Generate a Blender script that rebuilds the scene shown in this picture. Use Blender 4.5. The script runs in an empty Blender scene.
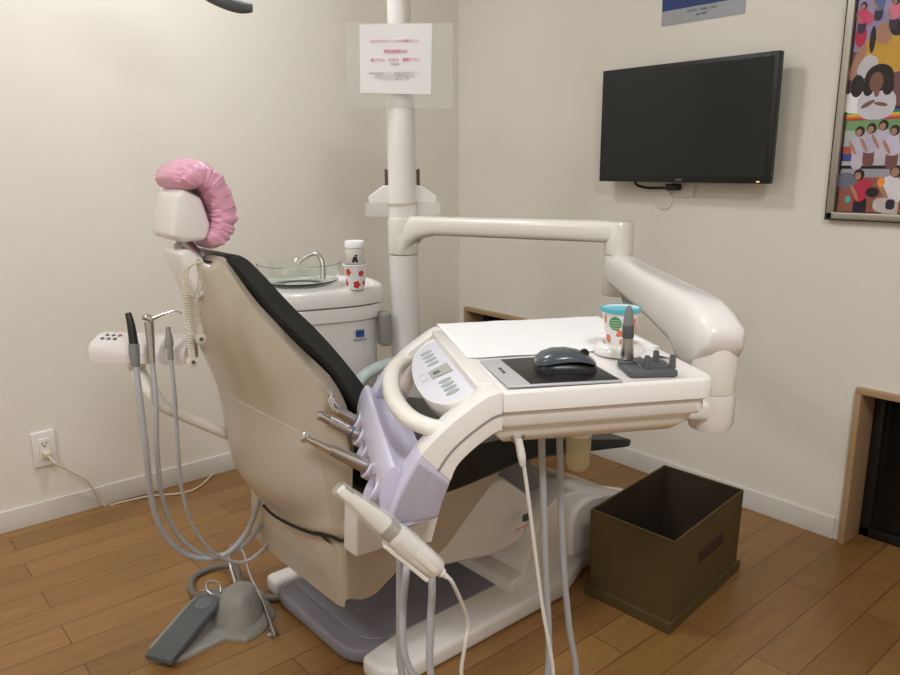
import bpy, bmesh, math, random
from mathutils import Vector, Matrix, noise
random.seed(4)
S = bpy.context.scene
COL = S.collection
# ------------------------------------------------------------------ camera
CR = Matrix(((0.760005, 0.151206, -0.632083), (-0.649884, 0.166978, -0.741464), (-0.006570, 0.974297, 0.225171)))
CL = Vector((-2.30323, -2.63034, 1.15000))
FPX = 754.0
cd = bpy.data.cameras.new('camera'); cam = bpy.data.objects.new('camera', cd); COL.objects.link(cam)
cd.sensor_width = 36; cd.lens = FPX/900*36; cd.clip_start = .02
cam.matrix_world = Matrix.Translation(CL) @ CR.to_4x4()
S.camera = cam
# ------------------------------------------------------------------ world, lights, exposure
S.view_settings.view_transform = 'Standard'; S.view_settings.look = 'None'
S.view_settings.gamma = 1; S.view_settings.use_curve_mapping = False
S.view_settings.exposure = 0.43
w = bpy.data.worlds.new('world'); S.world = w; w.use_nodes = True
w.node_tree.nodes['Background'].inputs[0].default_value = (.010, .010, .012, 1)
w.node_tree.nodes['Background'].inputs[1].default_value = 1
def area(name, loc, size, power, col, rot=(0,0,0)):
    l = bpy.data.lights.new(name, 'AREA'); l.shape = 'DISK'; l.size = size; l.energy = power; l.color = col
    o = bpy.data.objects.new(name, l); o.location = loc; o.rotation_euler = rot; COL.objects.link(o); return o
CEIL = 2.45
area('ceiling_light_near_wall', (-1.50, -.74, CEIL-.03), .34, 11, (.97, .985, 1))
area('ceiling_light_room', (-2.1, -3.1, CEIL-.03), .5, 24, (.97, .985, 1))
area('ceiling_light_side', (-3.3, -1.4, CEIL-.03), .4, 12, (.97, .985, 1))
# ------------------------------------------------------------------ picture measuring helpers (world: x along left wall, y along right wall)
def ray(px, py): return CR @ Vector((px-450, 337.5-py, -FPX))
def onY(px, py, Y): r = ray(px,py); return CL + r*((Y-CL.y)/r.y)
def onX(px, py, X): r = ray(px,py); return CL + r*((X-CL.x)/r.x)
def onZ(px, py, Z): r = ray(px,py); return CL + r*((Z-CL.z)/r.z)
def at(px, py, D): return CL + ray(px,py)*(D/FPX)
TO = Vector((-1.551,-1.868,.82)); TX = Vector((.873,-.488,0)).normalized(); TY = Vector((-TX.y, TX.x, 0)); TZ = Vector((0,0,1))
def T(u, v, w): return TO + TX*u + TY*v + TZ*w          # the instrument tray's own frame
def tv(px, py, v): r = ray(px,py); t = (v-(CL-TO).dot(TY))/r.dot(TY); return CL + r*t
# ------------------------------------------------------------------ materials
MATS = {}
def mat(name, col, rough=.5, metal=0, noise_amt=0, nscale=30, bump=0, bscale=80, trans=0, alpha=1, coat=0, emit=None, ior=1.45, spec=.5, sheen=0):
    if name in MATS: return MATS[name]
    m = bpy.data.materials.new(name); m.use_nodes = True; nt = m.node_tree; b = nt.nodes['Principled BSDF']
    b.inputs['Base Color'].default_value = (*col, 1); b.inputs['Roughness'].default_value = rough
    b.inputs['Metallic'].default_value = metal; b.inputs['Transmission Weight'].default_value = trans
    b.inputs['Alpha'].default_value = alpha; b.inputs['Coat Weight'].default_value = coat; b.inputs['IOR'].default_value = ior
    b.inputs['Specular IOR Level'].default_value = spec; b.inputs['Sheen Weight'].default_value = sheen
    tc = nt.nodes.new('ShaderNodeTexCoord')
    if noise_amt:
        n = nt.nodes.new('ShaderNodeTexNoise'); n.inputs['Scale'].default_value = nscale; n.inputs['Detail'].default_value = 5
        nt.links.new(tc.outputs['Object'], n.inputs['Vector'])
        mx = nt.nodes.new('ShaderNodeMix'); mx.data_type = 'RGBA'
        mx.inputs['A'].default_value = (*[c*(1-noise_amt) for c in col], 1); mx.inputs['B'].default_value = (*[min(1,c*(1+noise_amt)) for c in col], 1)
        nt.links.new(n.outputs['Fac'], mx.inputs['Factor']); nt.links.new(mx.outputs['Result'], b.inputs['Base Color'])
    if bump:
        n = nt.nodes.new('ShaderNodeTexNoise'); n.inputs['Scale'].default_value = bscale; n.inputs['Detail'].default_value = 3
        nt.links.new(tc.outputs['Object'], n.inputs['Vector'])
        bp = nt.nodes.new('ShaderNodeBump'); bp.inputs['Strength'].default_value = bump; bp.inputs['Distance'].default_value = .002
        nt.links.new(n.outputs['Fac'], bp.inputs['Height']); nt.links.new(bp.outputs['Normal'], b.inputs['Normal'])
    if emit: b.inputs['Emission Color'].default_value = (*emit[0],1); b.inputs['Emission Strength'].default_value = emit[1]
    MATS[name] = m; return m
def s2l(r, g, b): return tuple(((c/255)/12.92 if c/255 <= .04045 else ((c/255+.055)/1.055)**2.4) for c in (r,g,b))
M_wall = mat('wallpaper', s2l(236,232,222), .85, noise_amt=.012, nscale=14, bump=.25, bscale=260)
M_ceil = mat('ceiling_paper', s2l(238,235,228), .9, noise_amt=.01)
M_base = mat('baseboard_vinyl', s2l(222,219,213), .5, noise_amt=.01)
M_white = mat('white_gloss_plastic', s2l(240,237,234), .24, noise_amt=.008, nscale=8, coat=.3)
M_cream = mat('ivory_gloss_plastic', s2l(237,234,225), .25, noise_amt=.008, nscale=8, coat=.3)
M_shell = mat('warm_white_shell', s2l(192,180,162), .28, noise_amt=.01, nscale=6, coat=.25)
M_lav = mat('lavender_plastic', s2l(202,198,218), .35, noise_amt=.01)
M_lavshade = mat('shaded_lavender_plastic', s2l(168,163,176), .4, noise_amt=.01)  # darker copy of the lavender, shade painted into arch side and holsters
M_black = mat('black_leatherette', s2l(38,40,39), .45, bump=.3, bscale=400, noise_amt=.1)
M_blackp = mat('black_plastic', s2l(30,31,32), .35, noise_amt=.08)
M_screen = mat('dark_screen', s2l(24,26,26), .28, noise_amt=.05, nscale=3)
M_grey = mat('mid_grey_plastic', s2l(128,130,130), .4, noise_amt=.03)
M_dgrey = mat('dark_grey_rubber', s2l(86,90,92), .5, noise_amt=.04)
M_plate = mat('grey_step_plate', s2l(140,138,150), .5, noise_amt=.03, bump=.2)
M_hose = mat('grey_hose', s2l(178,180,184), .4, noise_amt=.02)
M_whose = mat('white_hose', s2l(228,226,220), .4, noise_amt=.02)
M_steel = mat('brushed_steel', s2l(185,183,180), .28, 1, noise_amt=.05)
M_chrome = mat('chrome', s2l(215,215,215), .12, 1, noise_amt=.02)
M_pink = mat('pink_cap_film', s2l(246,182,208), .35, noise_amt=.08, nscale=25, bump=.5, bscale=60, alpha=.82)
M_paper = mat('paper', s2l(246,246,246), .8, noise_amt=.01)
M_teal = mat('teal_rim', s2l(88,190,205), .4, noise_amt=.03)
M_red = mat('red_print', s2l(214,60,50), .6, noise_amt=.05)
M_orange = mat('orange_print', s2l(238,130,95), .6, noise_amt=.05)
M_green = mat('green_print', s2l(90,160,95), .6, noise_amt=.05)
M_pinktxt = mat('pink_print', s2l(226,92,140), .7, noise_amt=.03)
M_greytxt = mat('grey_print', s2l(190,190,194), .7, noise_amt=.03)
M_blue = mat('blue_print', s2l(48,78,150), .5, noise_amt=.05)
M_wood = mat('oak_veneer', s2l(176,146,112), .5, noise_amt=.08, nscale=20)
M_box = mat('olive_fabric', s2l(86,71,36), .75, noise_amt=.06, bump=.3, bscale=300)
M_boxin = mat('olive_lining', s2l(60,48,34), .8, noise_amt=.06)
M_brown = mat('brown_handle', s2l(66,38,30), .7, noise_amt=.05)
M_alu = mat('aluminium_frame', s2l(180,175,165), .35, .7, noise_amt=.04)
M_grip = mat('grey_box_plastic', s2l(150,148,144), .5, noise_amt=.03)
M_cord = mat('cream_cord', s2l(222,212,190), .5, noise_amt=.02)
M_yellow = mat('amber_clear_plastic', s2l(236,226,190), .2, noise_amt=.02, alpha=.6)
M_mint = mat('pale_green_grey_plastic', s2l(176,188,186), .35, noise_amt=.02)
def film(name, col, a, rough=.15):
    m = mat(name, col, rough, alpha=a, noise_amt=.01, spec=.6); return m
M_film = mat('clear_film', s2l(250,248,244), .12, alpha=.15, spec=.6) if 1 else film('clear_film', s2l(250,248,244), .16, .12)
M_sleeve = film('clear_sleeve', s2l(225,228,220), .24, .3)
M_bag = film('clear_bag', s2l(245,245,240), .28, .12)
M_tubing = film('clear_tubing', s2l(236,232,214), .6, .2)
def glass(name, col=(1,1,1), rough=0):
    return mat(name, col, rough, trans=1, noise_amt=0, ior=1.46)
M_glass = glass('bowl_glass', (.93,.98,.97))
def tri(name, stripes):
    pass
# floor: wooden strips
def floor_mat():
    m = bpy.data.materials.new('oak_strip_floor'); m.use_nodes = True; nt = m.node_tree; b = nt.nodes['Principled BSDF']
    tc = nt.nodes.new('ShaderNodeTexCoord'); br = nt.nodes.new('ShaderNodeTexBrick')
    br.offset = .37; br.offset_frequency = 2; br.squash = 1
    for k, v in (('Scale',1),('Mortar Size',.0012),('Mortar Smooth',.1),('Bias',0),('Brick Width',.61),('Row Height',.102)): br.inputs[k].default_value = v
    br.inputs['Color1'].default_value = (*s2l(157,118,70),1); br.inputs['Color2'].default_value = (*s2l(138,100,56),1); br.inputs['Mortar'].default_value = (*s2l(84,58,32),1)
    nt.links.new(tc.outputs['Object'], br.inputs['Vector'])
    mp = nt.nodes.new('ShaderNodeMapping'); mp.inputs['Scale'].default_value = (1.6, 22, 1); nt.links.new(tc.outputs['Object'], mp.inputs['Vector'])
    n = nt.nodes.new('ShaderNodeTexNoise'); n.inputs['Scale'].default_value = 3.2; n.inputs['Detail'].default_value = 8; n.inputs['Distortion'].default_value = .6
    nt.links.new(mp.outputs['Vector'], n.inputs['Vector'])
    cr = nt.nodes.new('ShaderNodeValToRGB'); cr.color_ramp.elements[0].position = .3; cr.color_ramp.elements[1].position = .7
    cr.color_ramp.elements[0].color = (.78,.74,.70,1); cr.color_ramp.elements[1].color = (1.05,1.03,1,1)
    nt.links.new(n.outputs['Fac'], cr.inputs['Fac'])
    mx = nt.nodes.new('ShaderNodeMix'); mx.data_type = 'RGBA'; mx.blend_type = 'MULTIPLY'; mx.inputs['Factor'].default_value = .8
    nt.links.new(br.outputs['Color'], mx.inputs['A']); nt.links.new(cr.outputs['Color'], mx.inputs['B'])
    nt.links.new(mx.outputs['Result'], b.inputs['Base Color']); b.inputs['Roughness'].default_value = .36
    bp = nt.nodes.new('ShaderNodeBump'); bp.inputs['Strength'].default_value = .3; bp.inputs['Distance'].default_value = .001
    nt.links.new(br.outputs['Fac'], bp.inputs['Height']); bp.invert = True; nt.links.new(bp.outputs['Normal'], b.inputs['Normal'])
    return m
M_floor = floor_mat()
# ------------------------------------------------------------------ mesh helpers
class B:
    def __init__(s): s.bm = bmesh.new(); s.mats = []; s.cur = 0
    def m(s, material):
        if material not in s.mats: s.mats.append(material)
        s.cur = s.mats.index(material); return s
    def _tag(s, old):
        for f in s.bm.faces:
            if f not in old: f.material_index = s.cur
    def box(s, c, size, bevel=0, rot=None, seg=3):
        old = set(s.bm.faces)
        M = Matrix.Translation(Vector(c)) @ (rot.to_4x4() if rot else Matrix.Identity(4)) @ Matrix.Diagonal((*size,1))
        tmp = bmesh.new(); r = bmesh.ops.create_cube(tmp, size=1, matrix=Matrix.Diagonal((*size,1)))
        if bevel: bmesh.ops.bevel(tmp, geom=tmp.edges[:], offset=min(bevel, min(size)*.49), segments=seg, affect='EDGES', profile=.5)
        bmesh.ops.transform(tmp, matrix=Matrix.Translation(Vector(c)) @ (rot.to_4x4() if rot else Matrix.Identity(4)), verts=tmp.verts[:])
        s.merge(tmp); return s
    def merge(s, tmp):
        vm = {}
        for v in tmp.verts: vm[v] = s.bm.verts.new(v.co)
        for f in tmp.faces:
            try: nf = s.bm.faces.new([vm[v] for v in f.verts]); nf.material_index = s.cur
            except ValueError: pass
        tmp.free()
    def prism(s, pts, off, bevel=0, seg=3, center=False):
        """pts: list of 3D points (planar loop), off: extrude vector"""
        off = Vector(off); tmp = bmesh.new()
        a = [tmp.verts.new(Vector(p)-(off/2 if center else Vector())) for p in pts]; b = [tmp.verts.new(v.co+off) for v in a]
        n = len(a); tmp.faces.new(a[::-1]); tmp.faces.new(b)
        for i in range(n): tmp.faces.new((a[i], a[(i+1)%n], b[(i+1)%n], b[i]))
        bmesh.ops.recalc_face_normals(tmp, faces=tmp.faces[:])
        if bevel: bmesh.ops.bevel(tmp, geom=[e for e in tmp.edges if e.calc_face_angle(0) > .5], offset=bevel, segments=seg, affect='EDGES', profile=.5, clamp_overlap=True)
        s.merge(tmp); return s
    def loft(s, secs, closed=True, caps=True):
        tmp = bmesh.new(); rows = [[tmp.verts.new(Vector(p)) for p in sec] for sec in secs]; n = len(rows[0])
        for i in range(len(rows)-1):
            for j in range(n if closed else n-1):
                try: tmp.faces.new((rows[i][j], rows[i][(j+1)%n], rows[i+1][(j+1)%n], rows[i+1][j]))
                except ValueError: pass
        if caps and closed:
            for r in (rows[0][::-1], rows[-1]):
                try: tmp.faces.new(r)
                except ValueError: pass
        bmesh.ops.recalc_face_normals(tmp, faces=tmp.faces[:]); s.merge(tmp); return s
    def tube(s, pts, rad, n=12, smooth=6, squash=1, up=None):
        pts = [Vector(p) for p in pts]; R = list(rad) if hasattr(rad, '__len__') else [rad]*len(pts)
        if smooth and len(pts) > 2: pts, R = cat(pts, R, smooth)
        secs = []; prev = None
        for i, p in enumerate(pts):
            d = (pts[min(i+1,len(pts)-1)] - pts[max(i-1,0)]).normalized()
            if prev is None:
                a = Vector(up) if up else (Vector((0,0,1)) if abs(d.z) < .9 else Vector((1,0,0)))
                x = (a - d*a.dot(d)).normalized()
            else: x = (prev - d*prev.dot(d)).normalized()
            prev = x; y = d.cross(x)
            secs.append([p + (x*math.cos(2*math.pi*k/n)*squash + y*math.sin(2*math.pi*k/n))*R[i] for k in range(n)])
        return s.loft(secs)
    def lathe(s, c, prof, axis=(0,0,1), n=32, caps=True):
        """prof: list of (radius, height along axis)"""
        z = Vector(axis).normalized(); a = Vector((1,0,0)) if abs(z.x) < .9 else Vector((0,1,0)); x = (a - z*a.dot(z)).normalized(); y = z.cross(x); c = Vector(c)
        return s.loft([[c + z*h + (x*math.cos(2*math.pi*k/n) + y*math.sin(2*math.pi*k/n))*max(r,1e-5) for k in range(n)] for r, h in prof], caps=caps)
    def quad(s, *p):
        f = s.bm.faces.new([s.bm.verts.new(Vector(q)) for q in p]); f.material_index = s.cur; return s
def cat(P, R, k):
    out, ro = [], []
    for i in range(len(P)-1):
        p0, p1, p2, p3 = P[max(i-1,0)], P[i], P[i+1], P[min(i+2,len(P)-1)]
        for j in range(k):
            t = j/k
            out.append(.5*((2*p1)+(p2-p0)*t+(2*p0-5*p1+4*p2-p3)*t*t+(3*p1-p0-3*p2+p3)*t**3)); ro.append(R[i]+(R[i+1]-R[i])*t)
    return out+[P[-1]], ro+[R[-1]]
def smoothpoly(P, k=6):
    P = [Vector(p) for p in P]; return cat(P, [1]*len(P), k)[0]
WM = {}
def obj(name, b, material=None, parent=None, smooth=True, angle=40):
    """link the builder as ONE mesh object (vertices given in world space)"""
    bm = b.bm
    if parent is not None: W = WM[parent]
    else:
        xs = [v.co for v in bm.verts]
        W = Matrix.Translation(((min(v.x for v in xs)+max(v.x for v in xs))/2, (min(v.y for v in xs)+max(v.y for v in xs))/2, min(v.z for v in xs)))
    bmesh.ops.transform(bm, matrix=W.inverted(), verts=bm.verts[:])
    bmesh.ops.remove_doubles(bm, verts=bm.verts[:], dist=1e-6)
    bmesh.ops.recalc_face_normals(bm, faces=bm.faces[:]) if name not in NORECALC else None
    me = bpy.data.meshes.new(name); bm.to_mesh(me); bm.free()
    if smooth: me.shade_smooth(); me.set_sharp_from_angle(angle=math.radians(angle))
    mats = b.mats or [material]
    for m in mats: me.materials.append(m)
    o = bpy.data.objects.new(name, me); COL.objects.link(o)
    if parent is not None: o.parent = parent; WM[o] = W
    else: o.matrix_world = W; WM[o] = W
    return o
NORECALC = set()
def tag(o, label=None, cat_=None, group=None, kind=None):
    if label: o['label'] = label
    if cat_: o['category'] = cat_
    if group: o['group'] = group
    if kind: o['kind'] = kind
    return o
def thing(name, label, cat_, loc, rz=0, group=None):
    o = bpy.data.objects.new(name, None); o.empty_display_size = .05; COL.objects.link(o)
    o.location = loc; o.rotation_euler = (0,0,rz); WM[o] = Matrix.Translation(Vector(loc)) @ Matrix.Rotation(rz,4,'Z')
    return tag(o, label, cat_, group)
def text(b, s, origin, xd, yd, size, thick=.0004, align='CENTER'):
    """append extruded lettering to builder b"""
    c = bpy.data.curves.new('t', 'FONT'); c.body = s; c.size = size; c.align_x = align; c.align_y = 'CENTER'; c.extrude = thick; c.resolution_u = 2
    o = bpy.data.objects.new('t', c); COL.objects.link(o)
    me = bpy.data.meshes.new_from_object(o.evaluated_get(bpy.context.evaluated_depsgraph_get()))
    xd = Vector(xd).normalized(); yd = Vector(yd).normalized(); n = xd.cross(yd)
    M = Matrix.Translation(Vector(origin)) @ Matrix((xd, yd, n)).transposed().to_4x4()
    me.transform(M); tmp = bmesh.new(); tmp.from_mesh(me); b.merge(tmp)
    bpy.data.objects.remove(o); bpy.data.meshes.remove(me); bpy.data.curves.remove(c)
def struct(name, b, m, **k): return tag(obj(name, b, m, **k), kind='structure')
def ell(c, a, b_, A, Bv, n=28, p=2.0):
    """superellipse loop"""
    out = []
    for k in range(n):
        t = 2*math.pi*k/n; ct, st = math.cos(t), math.sin(t)
        out.append(Vector(c) + Vector(A)*(a*math.copysign(abs(ct)**(2/p), ct)) + Vector(Bv)*(b_*math.copysign(abs(st)**(2/p), st)))
    return out
def ladder(b, rungs, yc, p=3.0, edge=.35, n=16, fs=1.0, sub=4):
    """rungs: (F, Bk, halfwidth) -- F front/top point, Bk back/bottom point (x,z); D-shaped cross-sections across y"""
    secs = []
    Fs = [Vector((F[0],0,F[1])) for F, K, h in rungs]; Ks = [Vector((K[0],0,K[1])) for F, K, h in rungs]; hs_ = [h for F, K, h in rungs]
    Fs, hh = cat(Fs, hs_, sub); Ks, _ = cat(Ks, hs_, sub)
    for F, K, hw in zip(Fs, Ks, hh):
        sec = []
        for i in range(n+1):
            s = -1+2*i/n; s = math.copysign(abs(s)**.7, s); g = edge+(1-edge)*(1-abs(s)**p)**(1/p)
            q = F+(K-F)*g; sec.append((q.x, yc+s*hw, q.z))
        for i in range(n+1):
            s = 1-2*i/n; sec.append((F.x, yc+s*hw*fs, F.z))
        secs.append(sec)
    b.loft(secs)
X, Y, Z = Vector((1,0,0)), Vector((0,1,0)), Vector((0,0,1))
# ================================================================== SETTING
RX, RY = -3.9, -4.6
b = B().m(M_floor); b.box(((RX)/2, RY/2, -.05), (-RX+.4, -RY+.4, .1)); struct('floor', b, M_floor)
b = B(); b.box((RX/2, RY/2, CEIL+.05), (-RX+.4, -RY+.4, .1)); struct('ceiling', b, M_ceil)
b = B(); b.box((RX/2-.0, .06, CEIL/2), (-RX+.4, .12, CEIL)); struct('wall_left', b, M_wall)
WH = .50; W1a, W1b = -.05, -.76; W2a, W2b = -1.787, -2.75
b = B()
b.box((.07, RY/2, (CEIL+WH)/2), (.14, -RY, CEIL-WH))
for y0, y1 in ((0, W1a), (W1b, W2a), (W2b, RY)): b.box((.07, (y0+y1)/2, WH/2), (.14, abs(y1-y0), WH))
struct('wall_right', b, M_wall)
b = B(); b.box((RX/2, RY-.06, CEIL/2), (-RX+.4, .12, CEIL)); struct('wall_behind', b, M_wall)
b = B(); b.box((RX-.06, RY/2, CEIL/2), (.12, -RY, CEIL)); struct('wall_far', b, M_wall)
b = B(); b.box((RX/2, -.004, .036), (-RX, .008, .072), .002); struct('baseboard_left', b, M_base)
b = B(); b.box((-.004, (W1b+W2a)/2, .036), (.008, abs(W1b-W2a)-.04, .072), .002)
b.box((-.004, (W2b+RY)/2, .036), (.008, abs(W2b-RY)-.04, .072), .002); struct('baseboard_right', b, M_base)
M_dkglass = mat('night_glass', s2l(22,22,22), .08, noise_amt=.1, nscale=2)
M_dkmetal = mat('bronze_frame', s2l(46,42,38), .4, .5, noise_amt=.1)
for k, (ya, yb) in enumerate(((W1a, W1b), (W2a, W2b))):
    wn = thing('window_%d' % (k+1), None, None, (0, (ya+yb)/2, 0)); tag(wn, kind='structure')
    f = .018; b = B()
    b.box((.05, (ya+yb)/2, WH-f/2), (.14, abs(yb-ya), f), .002)
    for y in (ya-f/2, yb+f/2): b.box((.05, y, (WH-f)/2), (.14, f, WH-f), .002)
    obj('wood_frame', b, M_wood, wn)
    b = B(); ym = (ya+yb)/2; hw = abs(yb-ya)/2-f
    for y in (ym-hw+.015, ym+hw-.015, ym): b.box((.105, y, (WH-f)/2), (.03, .03, WH-f), .002)
    b.box((.105, ym, .015), (.03, 2*hw, .03), .002); b.box((.105, ym, WH-f-.015), (.03, 2*hw, .03), .002)
    obj('sash', b, M_dkmetal, wn)
    b = B(); b.box((.11, ym, (WH-f)/2), (.006, 2*hw, WH-f-.01)); obj('pane', b, M_dkglass, wn)
# ================================================================== RIGHT WALL THINGS
# monitor
ML, MR, MT, MB_ = -.775, -1.385, 1.462, 1.085     # measured on the wall plane
mp = [onX(603,70,-.085), onX(782.5,51,-.085), onX(774.5,185.5,-.085), onX(601,180,-.085)]
yL, yR, zT, zB = mp[0].y, (mp[1].y+mp[2].y)/2+.012, (mp[0].z+mp[1].z)/2, (mp[2].z+mp[3].z)/2
mon = thing('wall_monitor', 'black flat widescreen monitor mounted on the right wall', 'monitor', (-.05, (yL+yR)/2, zB))
ym, zm, mw, mh = (yL+yR)/2, (zT+zB)/2, abs(yL-yR), zT-zB
b = B(); b.box((-.072, ym, zm), (.026, mw, mh), .003)
b.box((-.052, ym, zm-.02), (.03, mw*.7, mh*.6), .01); obj('housing', b, M_blackp, mon)
b = B(); b.box((-.0855, ym, zm+.004), (.001, mw-.03, mh-.034)); obj('screen', b, M_screen, mon)
b = B(); b.box((-.022, ym, zm), (.044, .11, .11), .004); obj('wall_bracket', b, M_blackp, mon)
b = B(); text(b, 'acer', (-.0856, ym-.01, zB+.010), (0,-1,0), (0,0,1), .014); obj('logo', b, M_grip, mon); b = B(); text(b, 'LED', (-.0856, yR+.035, zT-.012), (0,-1,0), (0,0,1), .007); obj('badge', b, M_grip, mon)
b = B(); b.box((-.0857, yR+.035, zB+.006), (.001,.010,.003)); obj('power_light', b, mat('amber_lamp', (.8,.35,.1), .4, emit=((1,.5,.15),1.2)), mon)
pw = thing('power_cable', 'short black power cable looping below the wall monitor into its plug', 'cable', (-.02, -1.13, 1.05))
b = B(); b.tube([(-.05,-1.0,zB+.03), (-.05,-1.0,zB-.008), (-.03,-1.03,1.062), (-.02,-1.08,1.062), (-.03,-1.115,1.063)], .0045); obj('cable', b, M_blackp, pw)
b = B(); b.box((-.024,-1.135,1.066), (.035,.045,.022), .005); obj('plug', b, M_blackp, pw)
b = B(); b.box((-.004,-1.165,1.062), (.008,.075,.06), .003); tag(obj('wall_socket', b, M_wall), 'small white socket plate on the wall directly under the monitor', 'socket')
b = B(); b.lathe((0,-1.085,1.022), ((.036,0),(.036,.004),(.033,.006)), (-1,0,0)); tag(obj('round_wall_cover', b, M_wall), 'round off-white blank cover disc on the wall below the monitor', 'cover')
# poster
p0, p1 = onX(661.5,24,-.002), onX(744.5,16,-.002)
pz = (p0.z+p1.z)/2; pm = (p0.y+p1.y)/2; pwid = abs(p0.y-p1.y); ph = .42
pos = thing('wall_poster', 'blue and silver printed poster on the right wall above the monitor', 'poster', (0, pm, pz))
b = B().m(mat('silver_print', s2l(166,170,176), .4, noise_amt=.04)); b.box((-.0015, pm, pz+ph/2), (.002, pwid, ph)); obj('sheet', b, None, pos)
b = B(); b.box((-.003, pm, pz+.045+(ph-.05)/2), (.001, pwid, ph-.052)); obj('blue_field', b, mat('deep_blue_print', s2l(44,62,122), .45, noise_amt=.08), pos)
b = B(); b.box((-.004, pm+.01, pz+.09), (.001, pwid*.30, .03)); obj('pale_block', b, mat('pale_blue_print', s2l(170,190,220), .5, noise_amt=.05), pos)
b = B(); text(b, 'DENTAL  CLINIC  CARE', (-.003, pm, pz+.034), (0,-1,0), (0,0,1), .010); text(b, 'since 2001', (-.003, pm, pz+.020), (0,-1,0), (0,0,1), .009); obj('caption', b, M_dgrey, pos)
# framed photographs
q0 = onX(825.5,218.5,-.02); fy, fz = q0.y, q0.z; fw, fh = .60, .86
fr = thing('photo_frame', 'large silver framed collage of photographs on the right wall', 'picture', (0, fy-fw/2, fz))
b = B(); t = .020
for c, s_ in (((-.012, fy-t/2, fz+fh/2),(.024,t,fh)), ((-.012, fy-fw+t/2, fz+fh/2),(.024,t,fh)), ((-.012, fy-fw/2, fz+t/2),(.024,fw,t)), ((-.012, fy-fw/2, fz+fh-t/2),(.024,fw,t))): b.box(c, s_, .003)
obj('frame', b, M_alu, fr)
b = B()
for c, s_ in (((-.010, fy+.0015, fz+fh/2),(.022,.003,fh+.006)), ((-.010, fy-fw/2, fz-.0015),(.022,fw+.006,.003))): b.box(c, s_)
obj('frame_edge', b, M_dkmetal, fr)
def pm_(name, rgb): return mat(name, s2l(*rgb), .35, noise_amt=.12, nscale=40)
b = B(); fx = -.008; LV = [0]
def pic(rgb, y0, z0, y1, z1, nm):
    b.m(pm_(nm, rgb)); LV[0] += 1; xx = fx-.00004*LV[0]
    z0 *= .915; z1 *= .915
    b.quad((xx,fy-y0,fz+z0),(xx,fy-y1,fz+z0),(xx,fy-y1,fz+z1),(xx,fy-y0,fz+z1))
def blob(rgb, y, z, a, c, nm, p=2, rot=0):
    b.m(pm_(nm, rgb)); LV[0] += 1; xx = fx-.00004*LV[0]
    z *= .915; pts = []
    for k in range(18):
        t_ = 2*math.pi*k/18; ct, st = math.cos(t_), math.sin(t_)
        u = a*math.copysign(abs(ct)**(2/p), ct); v_ = c*math.copysign(abs(st)**(2/p), st)
        pts.append((xx, fy-(y+u*math.cos(rot)-v_*math.sin(rot)), fz+z+u*math.sin(rot)+v_*math.cos(rot)))
    f = b.bm.faces.new([b.bm.verts.new(q) for q in pts]); f.material_index = b.cur
SK, HR = (176,132,108), (40,32,32)
pic((20,20,24), .02, .02, fw-.02, fh-.02, 'collage_black')
pic((150,92,80), .024,.024, .33,.155, 'court_floor'); pic((160,160,168), .024,.13,.33,.155,'court_back'); blob((110,112,130),.04,.12,.03,.022,'court_grey')
def person(y, z, s, top, low=(60,50,70), lean=0, head=True):
    blob(low, y, z-.052*s, .020*s, .034*s, 'low%d%d%d'%low, 3); blob(top, y, z, .024*s, .036*s, 'top%d%d%d'%top, 3, lean)
    blob(SK, y-.02*s, z-.008*s, .006*s, .028*s, 'skin', 2, .5)
    blob(HR, y+lean*.02, z+.052*s, .016*s, .018*s, 'hair'); blob(SK, y+lean*.02-.003*s, z+.048*s, .010*s, .012*s, 'skin')
person(.085,.09,.9,(190,50,80),(36,34,44),-.5); person(.165,.095,1.05,(225,222,228),(190,180,180),.3); blob((40,36,40),.115,.085,.018,.014,'bag'); blob((235,150,70),.135,.115,.01,.014,'toy'); blob((90,180,170),.052,.062,.008,.010,'bow')
person(.25,.09,1.1,(210,60,80),(40,40,60),.1)
blob((200,190,190),.15,.048,.03,.02,'chair_print',3); blob((50,40,60),.165,.05,.012,.014,'hair2',3)
pic((178,186,186), .024,.165,.40,.30,'tent'); pic((120,160,110), .024,.27,.40,.30,'trees'); pic((180,88,70), .024,.20,.09,.222,'band_r'); pic((60,76,150), .024,.178,.09,.20,'band_b'); pic((190,180,190), .09,.165,.40,.185,'ground_p')
for k, (y, tp) in enumerate(((.065,(196,188,208)),(.095,(186,180,205)),(.125,(198,190,212)),(.155,(205,200,225)),(.195,(215,160,60)),(.225,(225,165,70)),(.26,(230,225,235)))): person(y, .225+.008*(k%3), .8, tp, (120,80,80) if k%2 else (200,190,205))
for k, c in enumerate(((200,60,60),(225,130,50),(225,200,70),(60,140,90),(60,80,160))): pic(c, .024,.30+.006*k,.5,.306+.006*k,'stripe%d'%k)
pic((120,80,92), .024,.335,.5,.50,'crowd'); pic((150,140,182), .024,.50,.5,.62,'lavender_court'); pic((165,150,188), .024,.60,.5,.84,'court_upper')
blob((240,240,245),.06,.352,.05,.03,'tabletop',3); blob((206,160,60),.115,.495,.060,.060,'yellow_shirt',3); blob(SK,.040,.47,.014,.05,'skin',2,-.3); blob(SK,.175,.46,.018,.06,'skin',2,.2); blob(SK,.100,.545,.024,.028,'skin'); blob(HR,.135,.555,.022,.020,'hair'); blob(HR,.072,.53,.008,.035,'hair')
blob((200,198,205),.066,.455,.022,.030,'white_cloth',3,-.5); blob((190,40,75),.040,.545,.015,.030,'pink_kid'); blob((200,90,120),.052,.590,.018,.018,'pink_kid2'); blob((34,30,40),.045,.40,.018,.03,'bag')
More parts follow.
